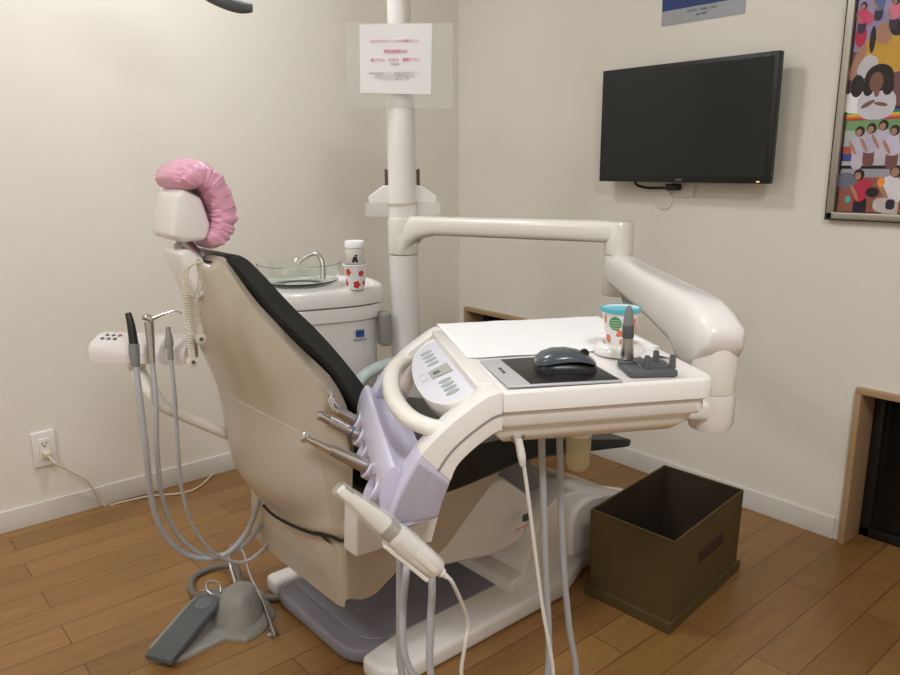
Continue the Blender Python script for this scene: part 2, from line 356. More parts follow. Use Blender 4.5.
blob((206,204,214),.100,.345,.050,.042,'white_shirt',2.5); blob(HR,.100,.420,.037,.036,'hair'); blob(HR,.075,.395,.015,.024,'hair'); blob(HR,.125,.395,.015,.024,'hair'); blob((128,90,74),.094,.408,.018,.026,'face_tan'); blob((128,90,74),.098,.378,.007,.012,'face_tan'); blob((128,90,74),.078,.346,.020,.006,'face_tan',2,.5); blob((128,90,74),.112,.344,.018,.005,'face_tan',2,-.2); blob((40,30,40),.185,.42,.020,.05,'dark_back'); blob((150,60,110),.195,.375,.012,.03,'magenta')
for k in range(9): person(.04+.04*k, .60+.03*(k%2), .55, [(210,70,110),(90,110,160),(225,120,150)][k%3])
for o_ in (0,): pass
NORECALC.add('photo_print'); obj('photo_print', b, None, fr, smooth=False)
# ================================================================== LEFT WALL OUTLET
ot = thing('wall_outlet', 'white double wall outlet low on the left wall', 'outlet', (-1.815, -.01, .2))
o1, o2, o3, o4 = onY(31,431,-.006), onY(54.5,430,-.006), onY(34.5,468,-.006), onY(57,464.5,-.006)
oc = (o1+o2+o3+o4)/4; ow = .070; oh = .120
b = B(); b.box(oc, (ow,.010,oh), .004); obj('cover_plate', b, M_white, ot)
b = B(); b.box(oc+Vector((0,-.006,0)), (.034,.004,.072), .0015); obj('socket_insert', b, M_cream, ot)
b = B()
for dx in (-.006,.006): b.box(oc+Vector((dx,-.0085,.020)), (.002,.002,.009))
b.lathe(oc+Vector((0,-.0075,.010)), ((.0028,0),(.0028,.002)), (0,-1,0), 12); obj('socket_slot', b, M_blackp, ot)
pc = thing('extension_cord', 'cream power cord plugged into the left wall outlet and lying along the skirting', 'cord', (oc.x,-.03,oc.z-.02))
b = B(); b.box(oc+Vector((.002,-.020,-.014)), (.022,.028,.020), .005); obj('plug', b, M_cord, pc)
b = B(); b.tube([oc+Vector((.002,-.03,-.016)), oc+Vector((.02,-.05,-.045)), onY(75,474,-.035), onY(88,482,-.03), onZ(103,505,.0045), onZ(120,502.5,.0045), onZ(150,496,.0045), onZ(182,493,.0045), onZ(200,486,.0045), onZ(218,470,.0045), onZ(234,466,.0045)], .003, 8); obj('cord', b, M_cord, pc)
# ================================================================== DENTAL CHAIR
YC = -1.15
chair = thing('dental_chair', 'white dental treatment chair with black upholstery and raised backrest in the middle of the room', 'dental chair', (-.95, YC, 0))
def F_(px, py, y): p = onY(px, py, y); return (p.x, p.z)
# floor base
def rrect(x0, x1, y0, y1, z, r, n=6, rs=None):
    out = []
    for k, (cx, cy, a0) in enumerate(((x1-0, y1-0, 0), (x0, y1, 90), (x0, y0, 180), (x1, y0, 270))):
        q = rs[k] if rs else r
        ccx = cx - q if k in (0,3) else cx + q; ccy = cy - q if k in (0,1) else cy + q
        for i in range(n+1):
            a = math.radians(a0+90*i/n); out.append(Vector((ccx+q*math.cos(a), ccy+q*math.sin(a), z)))
    return out
b = B(); b.prism([(-1.475,-.865,0),(-1.475,-.925,0),(-1.30,-.925,0),(-1.30,-1.30,0),(-1.475,-1.335,0),(-1.475,-1.40,0),(-1.44,-1.435,0),(-.88,-1.435,0),(-.74,-1.38,0),(-.32,-1.38,0),(-.27,-1.32,0),(-.27,-1.16,0),(-.40,-.94,0),(-.50,-.87,0)], (0,0,.050), .014); obj('floor_base', b, M_white, chair)
b = B(); P = rrect(-1.488, -.95, -1.345, -.935, .010, .05, rs=(.02,.05,.09,.02)); b.prism(P, (0,0,.036), .010); obj('step_plate', b, M_plate, chair)
b = B(); P = rrect(-1.44, -.96, -1.325, -.955, .0465, .05, rs=(.02,.03,.07,.02)); b.prism(P, (0,0,.006), .004); obj('step_mat', b, M_plate, chair)
# lift housing
b = B(); b.prism([(x,-1.378,z) for x, z in ((-1.04,.045),(-1.025,.078),(-.965,.085),(-.34,.060),(-.31,.045))], (0,.39,0), .010); obj('housing_foot', b, M_white, chair)
P_ = smoothpoly([(-.985,0,.07),(-.965,0,.12),(-.935,0,.185),(-.90,0,.235),(-.85,0,.258),(-.78,0,.256),(-.70,0,.232),(-.60,0,.190),(-.47,0,.128),(-.38,0,.085),(-.34,0,.055)], 3)
b = B(); b.prism([(p.x,-1.372,p.z) for p in P_], (0,.345,0), .022, 4); obj('lift_housing', b, M_white, chair)
P_ = smoothpoly([(-.80,0,.07),(-.80,0,.17),(-.77,0,.215),(-.70,0,.222),(-.58,0,.190),(-.46,0,.135),(-.40,0,.07)], 4)
b = B(); b.prism([(p.x,-1.388,p.z) for p in P_], (0,.09,0), .015, 4); obj('lift_fender', b, M_white, chair)
b = B(); wp = onY(527,517,-1.376); b.box(wp,(.030,.006,.018), .001)
text(b, '', (0,0,0),X,Z,.01) if 0 else None
obj('warning_plate', b, M_dgrey, chair); b = B(); text(b, '注意 手をはさまない', wp+Vector((-.01,-.0035,-.022)), X, Z, .008); obj('warning_lettering', b, M_pinktxt, chair) 
# lift arm between seat and base
b = B(); b.prism([(x,-1.34,z) for x, z in ((-1.33,.20),(-1.05,.145),(-.94,.15),(-.90,.26),(-1.02,.36),(-1.33,.30))], (0,.38,0), .02); obj('lift_arm', b, M_white, chair)
b = B(); b.prism([(x,-1.30,z) for x, z in ((-1.05,.34),(-.90,.255),(-.82,.26),(-.88,.36),(-1.0,.40))], (0,.30,0), .012); obj('lift_arm_cover', b, M_grey, chair)
# seat shell
def gp(px, hw, far=.05): t_ = min(1,max(0,(px-258)/(345-258))); return (YC+far)*(1-t_)+(YC-hw)*t_
R_ = []
for f, k, hw in (((266,498),(264,511),.13),((275,506),(270,530),.17),((286,514),(285,553),.195),((302,521),(300,573),.21),((315,526),(318,590),.218),((328,529),(335,597),.222)
        ,((338,528),(350,603),.225),((348,523),(364,604),.228),((362,514),(377,598),.23),((380,506),(389,585),.23),((402,500),(405,570),.23),((440,495),(440,556),.23),((480,478),(465,522),.23),((512,455),(500,472),.22)):
    R_.append((F_(*f, gp(f[0],hw,.14)), F_(*k, gp(k[0],hw,.14)), hw))
b = B(); ladder(b, R_, YC, 4.0, .94); obj('seat_shell', b, M_shell, chair)
b = B(); b.tube([onY(q[0],q[1],gp(q[0],.222,.03)-.004) for q in ((263,505),(272,514),(285,522),(300,529),(315,534),(331,536.5),(342,541),(347,534),(351,522),(356,511))], .0035, 8, 4); obj('joint_gap', b, M_blackp, chair)
# side pan with open top pocket under the instruments
sp = [onY(*q, -1.43) for q in ((357,505),(356,558),(372,553),(390,546),(429,541),(437,515),(400,500))]
b = B(); b.prism([(q.x,-1.43,q.z) for q in sp], (0,.05,0), .006); obj('side_pan', b, M_white, chair)
# seat cushion
b = B(); ladder(b, [((-1.42,.49),(-1.42,.43),.21),((-1.36,.50),(-1.36,.40),.23),((-1.22,.50),(-1.22,.375),.235),((-1.08,.49),(-1.08,.385),.235),((-.97,.465),(-.97,.392),.225),((-.80,.415),(-.80,.362),.215),((-.60,.362),(-.60,.324),.205),((-.51,.338),(-.51,.308),.20),((-.485,.328),(-.485,.316),.19)], YC, 5, .75); obj('seat_cushion', b, M_black, chair)
# backrest shell
R_ = []
for f, k, hw in (((203,262),(177,252),.065),((214,264),(178,265),.085),((228,258),(183,284),.105),((247,283),(191,312),.13),((265,306),(200,338),.15),((305,347),(217,372),.18),((339,380),(230,405),.20),((356,410),(238,448),.215),((364,450),(247,480),.22),((360,480),(262,500),.22),((356,506),(279,515.5),.22),((350,526),(302,525.5),.22),((344,537),(325,531.5),.215)):
    R_.append((F_(*f, YC-hw), F_(*k, gp(k[0],hw) if k[0] > 258 else YC+.02), hw))
R_back = list(R_)
b = B(); ladder(b, R_, YC, 2.2, .20, fs=.83)
bs = obj('backrest_shell', b, M_shell, chair)
# backrest cushion
R_ = []
for f, k, hw in (((204,259),(203,262),.06),((216,262),(214,266),.08),((230,255),(226,262),.090),((244,257),(229,263),.105),((260,270),(247,285),.122),((294,306),(276,319),.15),((317,328),(305,347),.168),((341,354),(333,374),.182),((368,388),(354,408),.194),((388,420),(374,440),.20),((398,450),(388,462),.19)):
    R_.append((F_(*f, YC-hw), F_(*k, YC-hw), hw))
b = B(); ladder(b, R_, YC, 6, .8, fs=.93); obj('backrest_cushion', b, M_black, chair)
# armrest on the far side
b = B(); b.tube([(-1.20,-.885,.47),(-1.15,-.88,.545),(-1.08,-.88,.572),(-1.0,-.88,.575),(-.955,-.88,.568)], [.020,.022,.023,.023,.016], 14, 6, squash=.7); obj('armrest', b, M_mint, chair)
# headrest (one child with sub-parts)
HY = -1.165
def hb(px, py, y=HY-.06): p = onY(px, py, y); return (p.x, p.z)
b = B(); secs = []
pts = [hb(*q) for q in ((171,238),(176,194),(186,188),(204,198),(213,226),(209,241),(186,243))]
b.prism([(x, HY-.056, z) for x, z in pts], (0,.105,0), .014); hd = obj('headrest', b, M_white, chair)
b = B(); b.tube([onY(180,242,HY), onY(190,252,HY), onY(203,268,HY), onY(212,290,HY)], .018, 12, 4); obj('stem', b, M_steel, hd)
b = B(); b.prism([(onY(*q,HY-.03).x, HY-.045, onY(*q,HY-.03).z) for q in ((176,252),(187,248),(206,262),(212,285),(196,300),(184,272))], (0,.09,0), .008); obj('neck_bracket', b, M_white, chair)
# pink disposable cap over the headrest pad
arc = [hb(*q, HY-.05) for q in ((179,186),(186,177),(198,172),(211,181),(221,199),(225,217),(221,234),(210,245))]
ap = smoothpoly([(x,0,z) for x, z in arc], 14)
cen = Vector((hb(192,216,HY-.05)[0],0,hb(192,216,HY-.05)[1]))
def pad(b, grow, wr, i0=0, i1=None):
    secs = []; A_ = ap[i0:i1] if i1 else ap; L = len(A_)-1
    for i, p in enumerate(A_):
        d = (A_[min(i+1,L)]-A_[max(i-1,0)]).normalized(); nrm = Vector((-d.z,0,d.x))
        if nrm.dot(p-cen) < 0: nrm = -nrm
        q = i/L; e = max(0.0, 1-abs(2*q-1)**4)**.5; th = .007+.019*e+grow; hw = .050+.036*e+grow
        sec = []
        for k in range(48):
            a = 2*math.pi*k/48; ct, st = math.cos(a), math.sin(a)
            cw = math.copysign(abs(ct)**.6, ct); sw = math.copysign(abs(st)**.6, st)
            side = min(1, abs(ct)*1.4)
            wv = wr*((noise.noise(Vector((q*34, 1.7*ct, 2)))*.0055 + abs(noise.noise(Vector((q*75, ct*1.2, 9))))*-.005)*side + noise.noise(Vector((q*9, ct*5, st*3)))*.0035)
            sec.append(Vector((0,HY,0)) + Vector((p.x,0,p.z)) + nrm*(th*sw - (.006*e*side) + wv) + Y*(hw*cw + wv*ct*.6))
        secs.append(sec)
    b.loft(secs)
b = B(); pad(b, -.006, 0, 8, len(ap)-6); obj('headrest_pad', b, M_black, hd)
b = B(); pad(b, .0, 1)
tag(obj('headrest_cover', b, M_pink), 'crinkled pink disposable cap stretched over the headrest of the dental chair', 'cover')
# clear plastic cover over the lower part of the backrest
b = B(); ladder(b, [(F, (K[0]+(K[0]-F[0])*.012, K[1]+(K[1]-F[1])*.012), hw+.003) for F, K, hw in R_back], YC, 2.2, .24, fs=.87)
fA, fB, fC = onY(232,398,YC-.12), onY(312,438,YC-.215), onY(341,545,YC-.22)
def cut(p, q, inside):
    d = (q-p); nrm = Vector((d.z,0,-d.x)).normalized()
    if nrm.dot(inside-p) > 0: nrm = -nrm
    g_ = bmesh.ops.bisect_plane(b.bm, geom=b.bm.verts[:]+b.bm.edges[:]+b.bm.faces[:], plane_co=p, plane_no=nrm, clear_outer=True)
    return [e for e in g_['geom_cut'] if isinstance(e, bmesh.types.BMVert)]
ins = onY(270,480,YC-.15)
v1_ = cut(Vector((fA.x,0,fA.z)), Vector((fB.x,0,fB.z)), Vector((ins.x,0,ins.z))); e1 = sorted([v.co.copy() for v in v1_], key=lambda p: p.y)
v2_ = cut(Vector((fB.x+.012,0,fB.z)), Vector((fC.x,0,fC.z)), Vector((ins.x,0,ins.z)))
e1 = [p for p in e1 if p.x < fB.x+.014]
if len(e1) > 3: b.tube(e1[:], .0012, 5, 0)
tag(obj('plastic_cover', b, M_film), 'clear plastic protective film wrapped round the lower backrest of the dental chair', 'cover')
# bib holder hanging from the headrest neck
bib = thing('bib_chain', 'coiled clear bib cord with two round clips hanging from the chair headrest', 'bib chain', tuple(onY(195,262,-1.26)))
def coil(b, P, r, turns, wire):
    P = smoothpoly(P, 10); n = turns*10; pts = []; L = len(P)-1
    for i in range(n+1):
        t_ = i/n*L; k = min(int(t_), L-1); p = P[k].lerp(P[k+1], t_-k); a = 2*math.pi*i/10
        pts.append(p + X*math.cos(a)*r + Y*math.sin(a)*r)
    b.tube(pts, wire, 5, 0)
b = B(); P1 = [onY(*q,-1.29) for q in ((200,262),(187,268),(185,290),(188,320),(191,348))]; coil(b, P1, .0055, 46, .0013); obj('coil_cord', b, M_tubing, bib)
b = B(); P2 = [onY(*q,-1.29) for q in ((200,262),(200,285),(196,300),(199,325))]; coil(b, P2, .0042, 36, .0011); obj('coil_cord', b, M_tubing, bib)
for P_ in (P1, P2):
    e = P_[-1]; b = B(); b.box(e+Z*-.010, (.012,.008,.022), .003); b.lathe(e+Vector((0,.003,-.026)), ((.0105,0),(.0105,.006),(.008,.008)), (0,-1,0), 20); c_ = obj('clip', b, M_tubing, bib)
    b = B(); b.lathe(e+Vector((0,-.004,-.026)), ((.0035,0),(.0035,.004)), (0,-1,0), 12); obj('rivet', b, M_dgrey, c_)
# ================================================================== CUSPIDOR
CU = Vector((-1.145,-.632,.026)); ca = math.radians(-16); CX = Vector((math.cos(ca), math.sin(ca),0)); CY_ = Vector((-CX.y, CX.x, 0))
def cu(u, v, z): return CU + CX*u + CY_*v + Z*z
cus = thing('cuspidor_unit', 'white cuspidor cabinet with round glass spittoon behind the dental chair', 'cuspidor', (CU.x,CU.y,0), ca)
def curect(a, b_, z, p=3.2, n=40, cu_=0, cv=0): return ell(cu(cu_,cv,z), a, b_, CX, CY_, n, p)
b = B(); b.loft([curect(.16,.12,-.026),curect(.16,.12,.05),curect(.17,.13,.30),curect(.178,.142,.50),curect(.182,.148,.672)]); obj('body', b, M_white, cus)
b = B(); b.loft([curect(.186,.150,.672),curect(.192,.156,.676),curect(.194,.158,.712),curect(.192,.156,.716)]); obj('upper_band', b, M_white, cus)
b = B(); b.loft([curect(.190,.154,.718),curect(.200,.163,.722),curect(.202,.165,.758),curect(.196,.160,.768),curect(.184,.148,.768),curect(.176,.14,.760)]); obj('top_tray', b, M_white, cus)
BC = Vector((-1.172,-.598,.020))
b = B(); prof = ((.06,.772),(.105,.775),(.119,.787),(.1265,.836),(.1275,.838),(.1245,.839),(.1235,.836),(.116,.790),(.100,.780),(.03,.774),(.001,.772))
b.loft([[BC + Z*h + (X*math.cos(2*math.pi*k/56)+Y*math.sin(2*math.pi*k/56))*r for k in range(56)] for r, h in prof], caps=True); obj('glass_bowl', b, M_glass, cus)
b = B(); b.lathe(BC, ((.05,.760),(.05,.770),(.045,.773)), n=24); obj('bowl_base', b, M_white, cus)
sb_ = cu(.075,.03,.765)
b = B(); b.tube([at(323,279,2.32), at(322,262,2.32), at(316,254,2.32), at(306,257,2.32), at(298,264,2.32)], [.009,.008,.0065,.0055,.005], 12, 6); obj('spout', b, M_steel, cus)
b = B(); g0 = at(384,325,2.28); b.box((g0.x,g0.y,g0.z-.01), (.034,.05,.105), .010, Matrix.Rotation(ca,3,'Z')); obj('side_holder', b, M_grip, cus)
# logo mark and letters on the cabinet front
lg = at(360,334,2.07); r = ray(359,334); nrm = -CY_
# intersect ray with cabinet front
def cufront(px, py, v=-.1445): r = ray(px,py); t_ = (v-(CL-CU).dot(CY_))/r.dot(CY_); return CL+r*t_
lg = cufront(360,333)
b = B()
for k in (-1,0,1): b.prism([lg+CX*(k*.0085+dx)+Z*dz for dx, dz in ((-.0035,-.012),(.0035,-.012),(.005,.004),(.001,.012),(-.005,.006))], -CY_*.0015)
obj('logo_mark', b, M_blue, cus)
b = B(); text(b, 'MORITA', lg-Z*.021-CY_*.001, CX, Z, .011); obj('logo_lettering', b, M_blue, cus)
# paper cup with flowers, small jar on top
def flower(b, c0, c, r0, r1, h, ang, z, s_, m):
    pass
def cup(name, c, r0, r1, h, rim_m, label, spots, rimw=.003):
    t_ = thing(name, label, 'cup', tuple(c))
    b = B(); b.lathe(c, ((r0-.002,.0),(r0,.001),(r1,h),(r1-.001,h),(r0-.001,.003),(.001,.003)), n=40); obj('cup_body', b, M_paper, t_)
    b = B(); b.lathe(c, ((r1-.001,h-rimw),(r1+.0022,h-rimw),(r1+.003,h-rimw*.5),(r1+.0022,h+.0008),(r1-.001,h+.0008)), n=40, caps=False); obj('rim', b, rim_m, t_)
    for nm, m, lst in spots:
        b = B().m(m)
        for (ang, z, a, c_, rot) in lst:
            pts = []
            for k in range(14):
                th = 2*math.pi*k/14; u = a*math.cos(th); v = c_*math.sin(th)
                uu = u*math.cos(rot)-v*math.sin(rot); vv = u*math.sin(rot)+v*math.cos(rot)
                zz = z+vv; rr = r0+(r1-r0)*zz/h+.0006; aa = ang+uu/rr
                pts.append(Vector(c)+Vector((rr*math.cos(aa), rr*math.sin(aa), zz)))
            off = .0009 if nm == 'white_stripes' else .0
            zz = z; rr = r0+(r1-r0)*zz/h+.0007; pc_ = Vector(c)+Vector((rr*math.cos(ang), rr*math.sin(ang), zz)); od = Vector((math.cos(ang), math.sin(ang), 0))*off
            vc = b.bm.verts.new(pc_+od); vr = [b.bm.verts.new(q+od) for q in pts]
            for k in range(14): b.bm.faces.new((vc, vr[k], vr[(k+1)%14])).material_index = b.cur
        obj(nm, b, m, t_)
    return t_
def facing(c): d = CL-Vector(c); return math.atan2(d.y, d.x)
c1 = at(356.0,287,2.20); c1 = Vector((c1.x, c1.y, .795)); fa = facing(c1)
fl = []
for ang, z, s_ in ((fa-.75,.052,.010),(fa+.1,.016,.011),(fa+.55,.048,.009),(fa+.9,.020,.006),(fa-1.2,.02,.01)):
    for k in range(5): fl.append((ang+s_*.62*math.cos(k*1.257)/.033, z+s_*.62*math.sin(k*1.257), s_*.5, s_*.42, k*1.257))
cup('paper_cup', c1, .026, .033, .072, M_paper, 'white paper cup with red flowers on the cuspidor top, under a small jar', [('flower_print', M_red, fl)])
jar = thing('small_jar', 'small white lidded jar with a black drawing, standing on the red-flowered paper cup', 'jar', tuple(c1+Z*.0725))
b = B(); b.lathe(c1+Z*.0728, ((.024,0),(.027,.004),(.028,.04),(.026,.046)), n=36); obj('jar_body', b, mat('frosted_white', s2l(225,222,215), .4, noise_amt=.02), jar)
b = B(); b.lathe(c1+Z*.1188, ((.026,0),(.0285,.002),(.0285,.018),(.026,.021),(.001,.022)), n=36); obj('lid', b, M_paper, jar)
b = B()
for dx, dz, a_, c_ in ((0,.020,.006,.004),(.003,.027,.004,.003),(-.005,.012,.003,.006),(.005,.012,.003,.006),(.0,.014,.002,.005)):
    pts = []
    for k in range(12):
        th = 2*math.pi*k/12; aa = fa+(dx+a_*math.cos(th))/.0278; pts.append(c1+Z*(.0728+dz+c_*math.sin(th))+Vector((.0286*math.cos(aa), .0286*math.sin(aa), 0)))
    b.bm.faces.new([b.bm.verts.new(q) for q in pts])
obj('drawing', b, M_blackp, jar)
# ================================================================== POST AND ARMS
PP = Vector((-.925,-.80,0)); AZ = .965
post = thing('equipment_post', 'tall white service post with jointed arm rising behind the tray to the ceiling', 'post', tuple(PP))
b = B(); b.lathe(PP, ((.075,0),(.075,.02),(.0445,.035),(.0445,.882)), n=40); obj('lower_tube', b, M_white, post)
b = B(); b.lathe(PP, ((.0425,.884),(.0425,1.315),(.040,1.33),(.035,1.345)), n=40); obj('sleeve', b, M_white, post)
b = B(); b.lathe(PP, ((.0335,1.30),(.0335,CEIL)), n=36); obj('upper_tube', b, M_white, post)
# horizontal arm: L-shaped with rounded corners, swivelling round the post
E1 = Vector((-.655,-1.392,0)); ad = (E1-PP).normalized(); an = Vector((-ad.y, ad.x, 0)); LA = (E1-PP).length
b = B(); b.lathe(PP, ((.0455,.885),(.0465,.89),(.0465,.985),(.045,.992)), n=40)
P = [PP+ad*.0+Z*.900, PP+ad*.012+Z*.940, PP+ad*.05+Z*.965, PP+ad*.11+Z*.970, PP+ad*.35+Z*.970, PP+ad*(LA-.04)+Z*.970, PP+ad*(LA+.0)+Z*.970]
secs = []
for k, p in enumerate(P):
    w_ = (.046,.046,.036,.033,.034,.036,.036)[k]; h_ = (.03,.040,.036,.027,.028,.029,.028)[k]
    up = (Vector((-ad*.9+Z*.6)).normalized() if k < 2 else (Vector((-ad*.35+Z)).normalized() if k == 2 else Z))
    secs.append(ell(p, w_, h_, an, up, 28, 3.5))
b.loft(secs); b.lathe(E1, ((.037,.910),(.0385,.914),(.0385,.985),(.034,.996),(.02,.999),(.001,1.0)), n=32); obj('horizontal_arm', b, M_cream, post)
b = B(); b.lathe(E1, ((.035,.800),(.0375,.803),(.0375,.907),(.034,.909)), n=32); obj('elbow_joint', b, M_white, post)
# balancing arm down to the tray
E2 = T(.440,.166,0); E2.z = .935
A0 = E1 + Z*.905 ; sd = (Vector((E2.x,E2.y,.868))-Vector((E1.x,E1.y,.885))); hd_ = Vector((sd.x,sd.y,0)).normalized(); sn = Vector((-hd_.y,hd_.x,0)); HL = Vector((sd.x,sd.y,0)).length
def sa(t_, z, s_=0): return Vector((E1.x,E1.y,z)) + hd_*(t_*HL) + sn*s_
b = B(); secs = []
for t_, zt, zb, hw in ((-.05,.890,.865,.020),(-.03,.902,.850,.032),(.03,.912,.838,.038),(.12,.914,.832,.039),(.35,.911,.822,.040),(.60,.909,.812,.041),(.80,.908,.797,.042),(.88,.907,.768,.043),(.94,.903,.765,.043),(1.0,.892,.785,.042),(1.05,.875,.82,.038),(1.065,.860,.84,.028)):
    sec = []; zc = (zt+zb)/2
    for k in range(32):
        a = 2*math.pi*k/32; ct, st = math.cos(a), math.sin(a)
        yy = hw*math.copysign(abs(ct)**.55, ct)*(1 if st < 0 else 1); e_ = .72 if st > 0 else .35
        zz = zc+(zt-zb)/2*math.copysign(abs(st)**e_, st)
        sec.append(sa(t_, zz, yy))
    secs.append(sec)
b.loft(secs); obj('balance_arm', b, M_white, post)
b = B(); b.prism([sa(.10,.845,-.02), sa(.30,.835,-.02), sa(.30,.800,-.02), sa(.22,.79,-.02)], sn*.04, .004); obj('arm_underside', b, M_grip, post)
b = B(); b.lathe((E2.x,E2.y,0), ((.040,.745),(.0405,.75),(.039,.840),(.034,.858),(.022,.870),(.001,.873)), n=36); obj('wrist_joint', b, M_cream, post)
# ================================================================== INSTRUMENT TRAY (hangs on the wrist joint)
tray = thing('instrument_tray', 'large white doctor\'s instrument tray with lavender holder hanging on the jointed arm', 'instrument tray', tuple(T(.17,.25,-.08)))
W_, D_ = .350, .49
def tp(u0, u1, v0, v1, w0, w1, bev, bld, r=None): bld.prism([T(u0,v0,w0), T(u1,v0,w0), T(u1,v1,w0), T(u0,v1,w0)], (0,0,w1-w0), bev, 4)
def rtray(u0, u1, v0, v1, w, r):
    return [T(p.x, p.y, w) for p in rrect(u0, u1, v0, v1, 0, r, 6, rs=(r, .01, .004, r))]
b = B(); b.loft([rtray(.0,W_-.004,.004,D_-.004,-.035,.024), rtray(-.0,W_,0,D_,-.032,.026), rtray(0,W_,0,D_,-.006,.026), rtray(0.002,W_-.002,.002,D_-.002,-.002,.025), rtray(.006,W_-.006,.006,D_-.006,.0,.022), rtray(.010,W_-.010,.010,D_-.010,-.001,.02), rtray(.013,W_-.013,.013,D_-.013,-.0015,.018)])
obj('tray_top', b, M_white, tray)
b = B(); b.loft([rtray(-.0,W_-.012,.007,D_-.007,-.035,.02), rtray(-.0,W_-.012,.007,D_-.007,-.055,.02), rtray(.002,W_-.016,.011,D_-.011,-.060,.02)]); obj('lower_body', b, M_white, tray)
b = B(); b.loft([rtray(-.012,W_-.02,.018,D_-.03,-.058,.02), rtray(-.006,W_-.03,.020,D_-.04,-.076,.02), rtray(.008,W_-.05,.030,D_-.06,-.090,.02), rtray(.04,W_-.08,.055,D_-.08,-.097,.02)]); obj('belly', b, M_cream, tray)
b = B(); b.loft([ell(Vector((E2.x,E2.y,z)), r_, r_, X, Y, 32) for r_, z in ((.041,.744),(.0415,.74),(.0415,.69),(.037,.675),(.02,.670))]); b.prism([T(.25,.10,-.092),T(.42,.13,-.125),T(.45,.20,-.125),T(.25,.25,-.092)], (0,0,.035), .01); obj('mounting_bracket', b, M_white, tray)
# curved side arches
top = smoothpoly([(.0,0,0),(-.022,0,-.006),(-.055,0,-.027),(-.090,0,-.054),(-.125,0,-.090),(-.153,0,-.135),(-.170,0,-.172),(-.180,0,-.210)], 5)
bot = smoothpoly([(.0,0,-.060),(-.012,0,-.064),(-.04,0,-.083),(-.068,0,-.109),(-.080,0,-.135),(-.088,0,-.155),(-.095,0,-.175),(-.099,0,-.192)], 5)
cutw = 21
def arch(v0, v1, i0, i1, name, m, shrink=0):
    A_ = [T(p.x, v0, p.z) for p in top[i0:i1]]; Bv = [T(p.x, v0, p.z) for p in bot[i0:i1]]
    b = B(); b.prism(A_+Bv[::-1], TY*(v1-v0), .003, 3); return obj(name, b, m, tray, angle=35)
arch(.0, .050, 0, cutw, 'arch', M_white); arch(.0, .050, cutw-1, len(top), 'lavender_arch', M_lav)
arch(.44, .49, 0, cutw, 'arch', M_white); arch(.44, .49, cutw-1, len(top), 'lavender_arch', M_lav)
# near arch's side face: shade painted as a darker lavender overlay
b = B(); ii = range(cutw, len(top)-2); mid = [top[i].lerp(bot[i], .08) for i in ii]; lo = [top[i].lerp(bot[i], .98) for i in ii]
b.prism([T(p.x,-.0015,p.z) for p in mid]+[T(p.x,-.0015,p.z) for p in lo][::-1], TY*.01, .001); obj('arch_shaded_side', b, M_lavshade, tray)
b = B(); mid = [top[i].lerp(bot[i], .50) for i in ii]; b.prism([T(p.x,-.004,p.z) for p in mid]+[T(p.x,-.004,p.z) for p in lo][::-1], TY*.008, .001); obj('arch_shaded_side', b, M_lavshade, tray)
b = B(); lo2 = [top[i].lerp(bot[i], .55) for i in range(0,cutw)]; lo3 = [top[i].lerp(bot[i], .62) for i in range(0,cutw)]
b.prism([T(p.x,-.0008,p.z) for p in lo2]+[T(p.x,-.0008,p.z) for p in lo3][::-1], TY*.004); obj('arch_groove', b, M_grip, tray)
# holder trough: sheet, lip and slanted face with the holster mouths
b = B(); prof = smoothpoly([(-.108,0,-.120),(-.118,0,-.131),(-.134,0,-.137),(-.152,0,-.130),(-.164,0,-.118)], 5)
b.prism([T(p.x,.045,p.z) for p in prof]+[T(p.x,.045,p.z-.006) for p in prof][::-1], TY*.40, .002); obj('holder_shelf', b, M_lav, tray)
b = B(); fp = smoothpoly([(-.160,0,-.116),(-.168,0,-.120),(-.178,0,-.140),(-.184,0,-.170),(-.180,0,-.205)], 5); bp_ = smoothpoly([(-.150,0,-.125),(-.150,0,-.130),(-.152,0,-.140),(-.152,0,-.165),(-.145,0,-.205)], 5)
b.prism([T(p.x,.03,p.z) for p in fp]+[T(p.x,.03,p.z) for p in bp_][::-1], TY*.44, .002); obj('holder_face', b, M_lav, tray)
iax = (-TX*.82 + TZ*.55).normalized()
vs = (.415,.345,.27,.185,.085); us = (-.186,-.186,-.184,-.184,-.186); ws = (-.174,-.179,-.179,-.178,-.172)
for k, v in enumerate(vs):
    c = T(us[k]-.002, v, ws[k]); r_ = .0205 if k < 4 else .0245
    b = B().m(M_lav); b.lathe(c-iax*.035, ((r_-.003,0),(r_,.010),(r_+.001,.038),(r_-.002,.041)), iax, 28, caps=False); b.m(M_lavshade); b.lathe(c-iax*.035, ((r_-.002,.041),(r_-.0045,.036),(r_-.006,.012),(.001,.011)), iax, 28, caps=False); b.m(M_dgrey); b.lathe(c-iax*.022, ((r_-.0052,0),(r_-.0052,.001)), iax, 24)  # inside and bottom coloured darker to paint the shade in the mouth
    obj('holster', b, None, tray)
b = B(); cq = [tv(*q, .055) for q in ((396,531),(411,527),(437,516),(430,542),(394,549))]; b.prism(cq, TY*.004, .001); cq2 = [tv(437,516,.055), tv(430,542,.055)]
b.prism([cq2[0], cq2[0]+TX*.002, cq2[1]+TX*.002, cq2[1]], TY*.07); b.prism([p+TY*.066 for p in cq], TY*.004); obj('catch_tray', b, M_white, tray)
# handle ring
b = B(); hp = [T(-.080,.450,-.060), T(-.098,.425,-.060), T(-.121,.360,-.060), T(-.136,.26,-.062), T(-.138,.17,-.062), T(-.127,.09,-.062), T(-.105,.045,-.062), T(-.080,.030,-.064)]
b.tube(hp, [.015,.0155,.016,.0165,.0165,.0165,.016,.0155], 18, 8, squash=.85); obj('handle', b, M_cream, tray)
